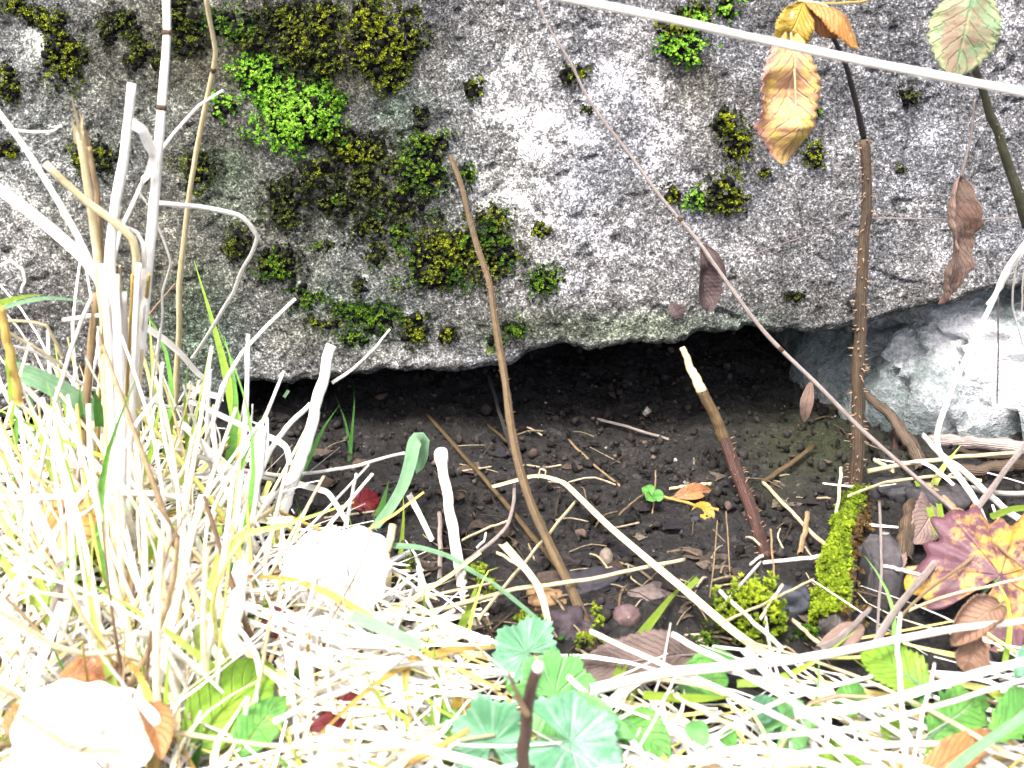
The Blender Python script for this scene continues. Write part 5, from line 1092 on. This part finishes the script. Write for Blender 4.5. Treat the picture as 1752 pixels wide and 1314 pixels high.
def bent(p, ang, tilt, L, sag, r):
    d = np.array([math.cos(ang) * math.cos(tilt), math.sin(ang) * math.cos(tilt), math.sin(tilt)]); s = np.array([-math.sin(ang), math.cos(ang), 0])
    k1, k2 = r.normal(0, .10), r.normal(0, sag); t = np.array([0, .25, .5, .75, 1.0])[:, None]
    P = p + d * L * t + s * L * k1 * np.sin(np.pi * t) + np.array([0, 0, 1]) * L * k2 * np.sin(np.pi * t)
    if r.random() < .25: P[3:] += s * L * r.normal(0, .18) * np.array([[.5], [1.2]]) - np.array([0, 0, 1]) * L * .1
    g = ground_h(P[:, 0], P[:, 1]); P[:, 2] = np.maximum(P[:, 2], g + .003); return P
def clear_of_rock(P):
    return (P[:, 1] < face_y(P[:, 0], np.maximum(P[:, 2], edge_z(P[:, 0]))) - .004).all() or (P[:, 2] < edge_z(P[:, 0]) - .004).all()
def angle_here(px):
    if px < 520: return rng.choice([rng.normal(1.9, .5), rng.normal(1.2, .5), rng.uniform(0, 6.28)])
    if px > 950: return rng.choice([rng.normal(-.5, .25), rng.normal(.35, .25), rng.normal(2.5, .4), rng.uniform(0, 6.28)])
    return rng.choice([rng.normal(.2, .4), rng.normal(-.4, .4), rng.uniform(0, 6.28)])
MARKS = [(580, 985, 'the big round pale leaf'), (135, 1275, 'the white toothed leaf'), (118, 900, 'the amber brown leaf'), (165, 985, 'the feathery yellow-green moss'), (205, 760, 'the upright white bunch'),
 (60, 670, 'the broad green blade'), (300, 1100, 'the stalk with the brown node'), (390, 1230, 'the broad yellow-green leaf'), (430, 900, 'the thick upright stalk'), (480, 880, 'the thick leaning stalk'), (590, 1210, 'the bright red leaf'),
 (520, 1200, 'the stalk under the round pale leaf'), (750, 1200, 'the tall yellow-green blade'), (800, 1060, 'the foot of the knob-headed straw'), (905, 1200, 'the dark cut twig'), (840, 1270, 'the blanched crinkled leaf'),
 (960, 1180, 'the light green scalloped leaf'), (1080, 1130, 'the grey-brown dead leaf'), (1080, 1270, 'the green leaf under a slanting straw'), (1278, 1065, 'the bright moss mound'), (1210, 1150, 'the bluish green leaf'),
 (1340, 1240, 'the small dark round leaf'), (1225, 1265, 'the pale oval leaflet'), (1440, 970, 'the mossy stick'), (1530, 1150, 'the yellow-green toothed leaf'), (1630, 1220, 'the chewed green leaf'), (1550, 1260, 'the upright straws'),
 (1665, 1080, 'the hunched brown leaf'), (1712, 980, 'the purple and yellow leaf'), (1725, 1235, 'the green leaf with a hole'), (1620, 790, 'the forked white straws'), (1500, 1000, 'the charcoal block'), (1430, 1300, 'the crumpled yellow-green leaf'), (1000, 1270, 'the large blanched leaf'), (470, 1070, 'the maroon leaf'), (700, 1280, 'the thick straw at the bottom edge')]
def me_name(o): return [k for k, v in protos.items() if v == o.data][0]
def straw_label(key, L, a, px, py):
    d = sorted((math.dist((px, py), m[:2]), m) for m in MARKS)[0]; mx, my, nm = d[1]; dx, dy = px - mx, py - my
    rel = ('over' if d[0] < 28 else 'just in front of' if dy > abs(dx) * .7 else 'just behind' if -dy > abs(dx) * .7 else 'beside' if abs(dx) < 90 else 'near')
    side = '' if rel in ('over',) or abs(dx) < 30 else (' toward the cane' if (dx > 0) == (mx < 1470) else ' away from the cane')
    a = (a + math.pi / 2) % math.pi - math.pi / 2; dr = 'level' if abs(a) < .22 else 'pointing away' if abs(a) > 1.25 else 'slanting up' if a > 0 else 'slanting down'
    kind = ('straw', 'straw', 'dry blade')[key[1]]; ln = 'short' if L < .085 else 'long' if L > .145 else 'middling'
    col = {'white': 'white', 'cream': 'cream', 'yellow': 'yellow', 'mauve': 'greyish'}[key[0]]
    t = f'{ln} {col} {kind} {dr} {rel} {nm}{side}'.replace('  ', ' ').split()
    if len(t) > 16: t = [w for w in t if w not in ('just', 'lying')]
    if len(t) > 16: t = t[1:]
    if len(t) > 16: t = f'{ln} {col} {kind} {dr} {rel} {nm}'.split()[:16]
    return ' '.join(t)
protos = {}
for mt in ('white', 'white', 'cream', 'white', 'yellow'):
    for kd in range(3):
        P = bent(np.zeros(3), 0, 0, 1.0, .05, np.random.default_rng(len(protos) + 5)); P[:, 2] -= P[:, 2].min(); P = smooth_line(P - [.5, 0, 0], 12, .4)
        G = Geo()
        if kd < 2: V, F, U = tube(P, np.linspace(.012, .007, 12), 6, .3, kd, flat=.5)
        else: V, F, U = ribbon(P, np.linspace(.030, .006, 12), (0, 0, 1), .35, .9)
        G.add(V, F, None, U); me = G.mesh('grass_straw'); me.materials.append(M[mt]); protos[(mt, kd, len(protos))] = me
pl = list(protos.values())
for k in range(180):
    while True:
        px, py = tangle_at(); p = at_g(px, py, rng.uniform(.008, .034)); a = angle_here(px); L = rng.uniform(.05, .17); dv = np.array([math.cos(a), math.sin(a), 0]) * L / 2
        if not keep_clear(np.array([p + dv * t for t in np.linspace(-1, 1, 9)])) or (py > 1100 and rng.random() < .04): break
    o = bpy.data.objects.new('grass_straw', pl[int(rng.integers(len(pl)))]); scn.collection.objects.link(o)
    o.location = Vector(p); q_ = .1 * rng.uniform(.8, 1.7); o.scale = (L, q_, q_); o.rotation_euler = (rng.uniform(-.3, .3), -rng.normal(.05, .18), a)
    tag(o, straw_label(me_name(o), L, a, px, py), 'straw', 'loose straws in the dry tangle')
PAL = [(.87, .85, .77), (.88, .87, .81), (.82, .74, .50), (.76, .64, .32), (.60, .44, .13), (.40, .29, .17), (.20, .13, .08), (.62, .62, .20)]
PW = np.array([.34, .27, .16, .07, .04, .03, .03, .06]); PW = PW / PW.sum()
# bits half buried in the soil of the hollow
G = Geo()
for k in range(300):
    px, py = rng.uniform(420, 1480), 690 + 430 * rng.random() ** .6; p = at_g(px, py, .0035); b = rng.random(); a = rng.uniform(0, 6.28); sc_ = .35 + .65 * sstep(700, 960, py)
    if b < .55:
        L = rng.uniform(.006, .030) * (.6 + .6 * sc_); d = np.array([math.cos(a), math.sin(a), rng.normal(0, .15)]) * L / 2; P = np.array([p - d, p + .08 * L * rng.standard_normal(3) + [0, 0, .001], p + d])
        c = np.array([(.18, .145, .09), (.08, .06, .04), (.035, .027, .02), (.28, .24, .16)][int(rng.integers(4))]) * rng.uniform(.6, 1.1); V, F, U = tube(smooth_line(P, 6), rng.uniform(.0002, .0008), 5, .3, k, cap=False); G.add(V, F, c)
    else:
        w_ = rng.uniform(.002, .008); V = np.array([[-1, -.7, 0], [0, -1, .3], [1, -.5, 0], [-1.1, .1, .25], [0, 0, -.1], [.9, .2, .3], [-.6, .9, 0], [.1, 1, .2], [.8, .8, .1]]) * w_ * (1 + .3 * rng.standard_normal((9, 1)))
        ca, sa = math.cos(a), math.sin(a); V = V @ np.array([[ca, sa, 0], [-sa, ca, 0], [0, 0, 1]]) * [1, .8, .6]; F = np.array([[0, 1, 4, 3], [1, 2, 5, 4], [3, 4, 7, 6], [4, 5, 8, 7]])
        c = np.array([(.035, .026, .02), (.022, .018, .018), (.05, .038, .03), (.015, .014, .016), (.075, .06, .045)][int(rng.integers(5))]) * rng.uniform(.6, 1.2); G.add(V + p, F, c)
o = link('leaf_litter', G.mesh('leaf_litter', False), M['crumb']); tag(o, 'dark leaf crumbs and twig bits half buried in the soil of the hollow', 'leaf litter', kind='stuff')
G = Geo()
for k in range(7600):
    px, py = tangle_at(True); h = rng.uniform(.002, .018 if px > 800 else .026) if k % 3 else rng.uniform(.002, .008); p = at_g(px, py, h); a = angle_here(px)
    if px > 1100 and rng.random() < .35: continue
    L = rng.uniform(.012, .05) if rng.random() < .6 else rng.uniform(.05, .12); P = smooth_line(bent(p - np.array([math.cos(a), math.sin(a), 0]) * L / 2, a, rng.normal(0, .14), L, .05, rng), 7)
    if not clear_of_rock(P) or (keep_clear(P) and rng.random() > .2): continue
    r = rng.uniform(.0003, .0011); c = np.array(PAL[rng.choice(8, p=PW)]) * rng.uniform(.75, 1.05)
    if rng.random() < .35: V, F, U = tube(P, r * np.interp(np.linspace(0, 1, 7), [0, .1, .7, 1], [.7, 1, .9, rng.uniform(.2, .8)]), 5, cap=False)
    else: V, F, U = ribbon(P, r * np.interp(np.linspace(0, 1, 7), [0, .3, 1], [2.2, 3.2, rng.uniform(.3, 1.4)]), nrm(np.array([0, -.4, 1]) + .4 * rng.standard_normal(3)), .35, rng.uniform(-.8, .8))
    G.add(V, F, np.clip(c * (1 + .22 * vnoise(np.arange(len(V)) * .13 + k, np.zeros(len(V))))[:, None], 0, .88))
o = link('dry_grass_litter', G.mesh('dry_grass_litter'), M['litter']); tag(o, 'tangled mat of bleached dry grass and straw litter covering the soil in front', 'dry grass', kind='stuff')
# upright tussock
G = Geo(); GR = Geo()
for k in range(390):
    px = rng.choice([rng.normal(200, 90), rng.uniform(-300, 480)]); py = rng.uniform(760, 1330) if px < 420 else rng.uniform(900, 1330)
    p = at_g(px, py, 0); L = rng.uniform(.03, .14); a = rng.uniform(0, 6.28); P = smooth_line(bent(p, a, rng.uniform(.85, 1.5), L, .07, rng), 9)
    if not clear_of_rock(P): continue
    if rng.random() < .82:
        r = rng.uniform(.0006, .0020); c = np.array(PAL[rng.choice(8, p=PW)]); V, F, U = tube(P, np.linspace(r, r * .5, 9), 5, cap=False); G.add(V, F, c)
    else:
        c = np.array([(.12, .30, .05), (.25, .40, .05), (.36, .48, .10)][int(rng.integers(3))]); V, F, U = ribbon(P, rng.uniform(.003, .006) * np.clip(1.4 * (1 - np.linspace(0, 1, 9)), .05, 1), TOCAM + .5 * rng.standard_normal(3), .35, rng.uniform(-.6, .6)); GR.add(V, F, c)
for k in range(170):
    px, py = tangle_at(); 
    if px > 800 and rng.random() < .6: continue
    p = at_g(px, py, .002); P = smooth_line(bent(p, rng.uniform(0, 6.28), rng.uniform(.3, 1.3), rng.uniform(.02, .06), .12, rng), 8)
    if not clear_of_rock(P): continue
    c = np.array([(.12, .30, .05), (.25, .40, .05), (.36, .44, .08)][int(rng.integers(3))]); V, F, U = ribbon(P, rng.uniform(.002, .0045) * np.clip(1.4 * (1 - np.linspace(0, 1, 8)), .05, 1), TOCAM + .5 * rng.standard_normal(3), .35, rng.uniform(-.6, .6)); GR.add(V, F, c)
o = link('dry_grass_tussock', G.mesh('dry_grass_tussock'), M['litter']); tag(o, 'thin upright dry grass of the tussock beside the boulder corner', 'dry grass', kind='stuff')
o = link('green_grass', GR.mesh('green_grass'), M['litter']); tag(o, 'short green grass blades growing up through the dry tangle', 'grass', kind='stuff')
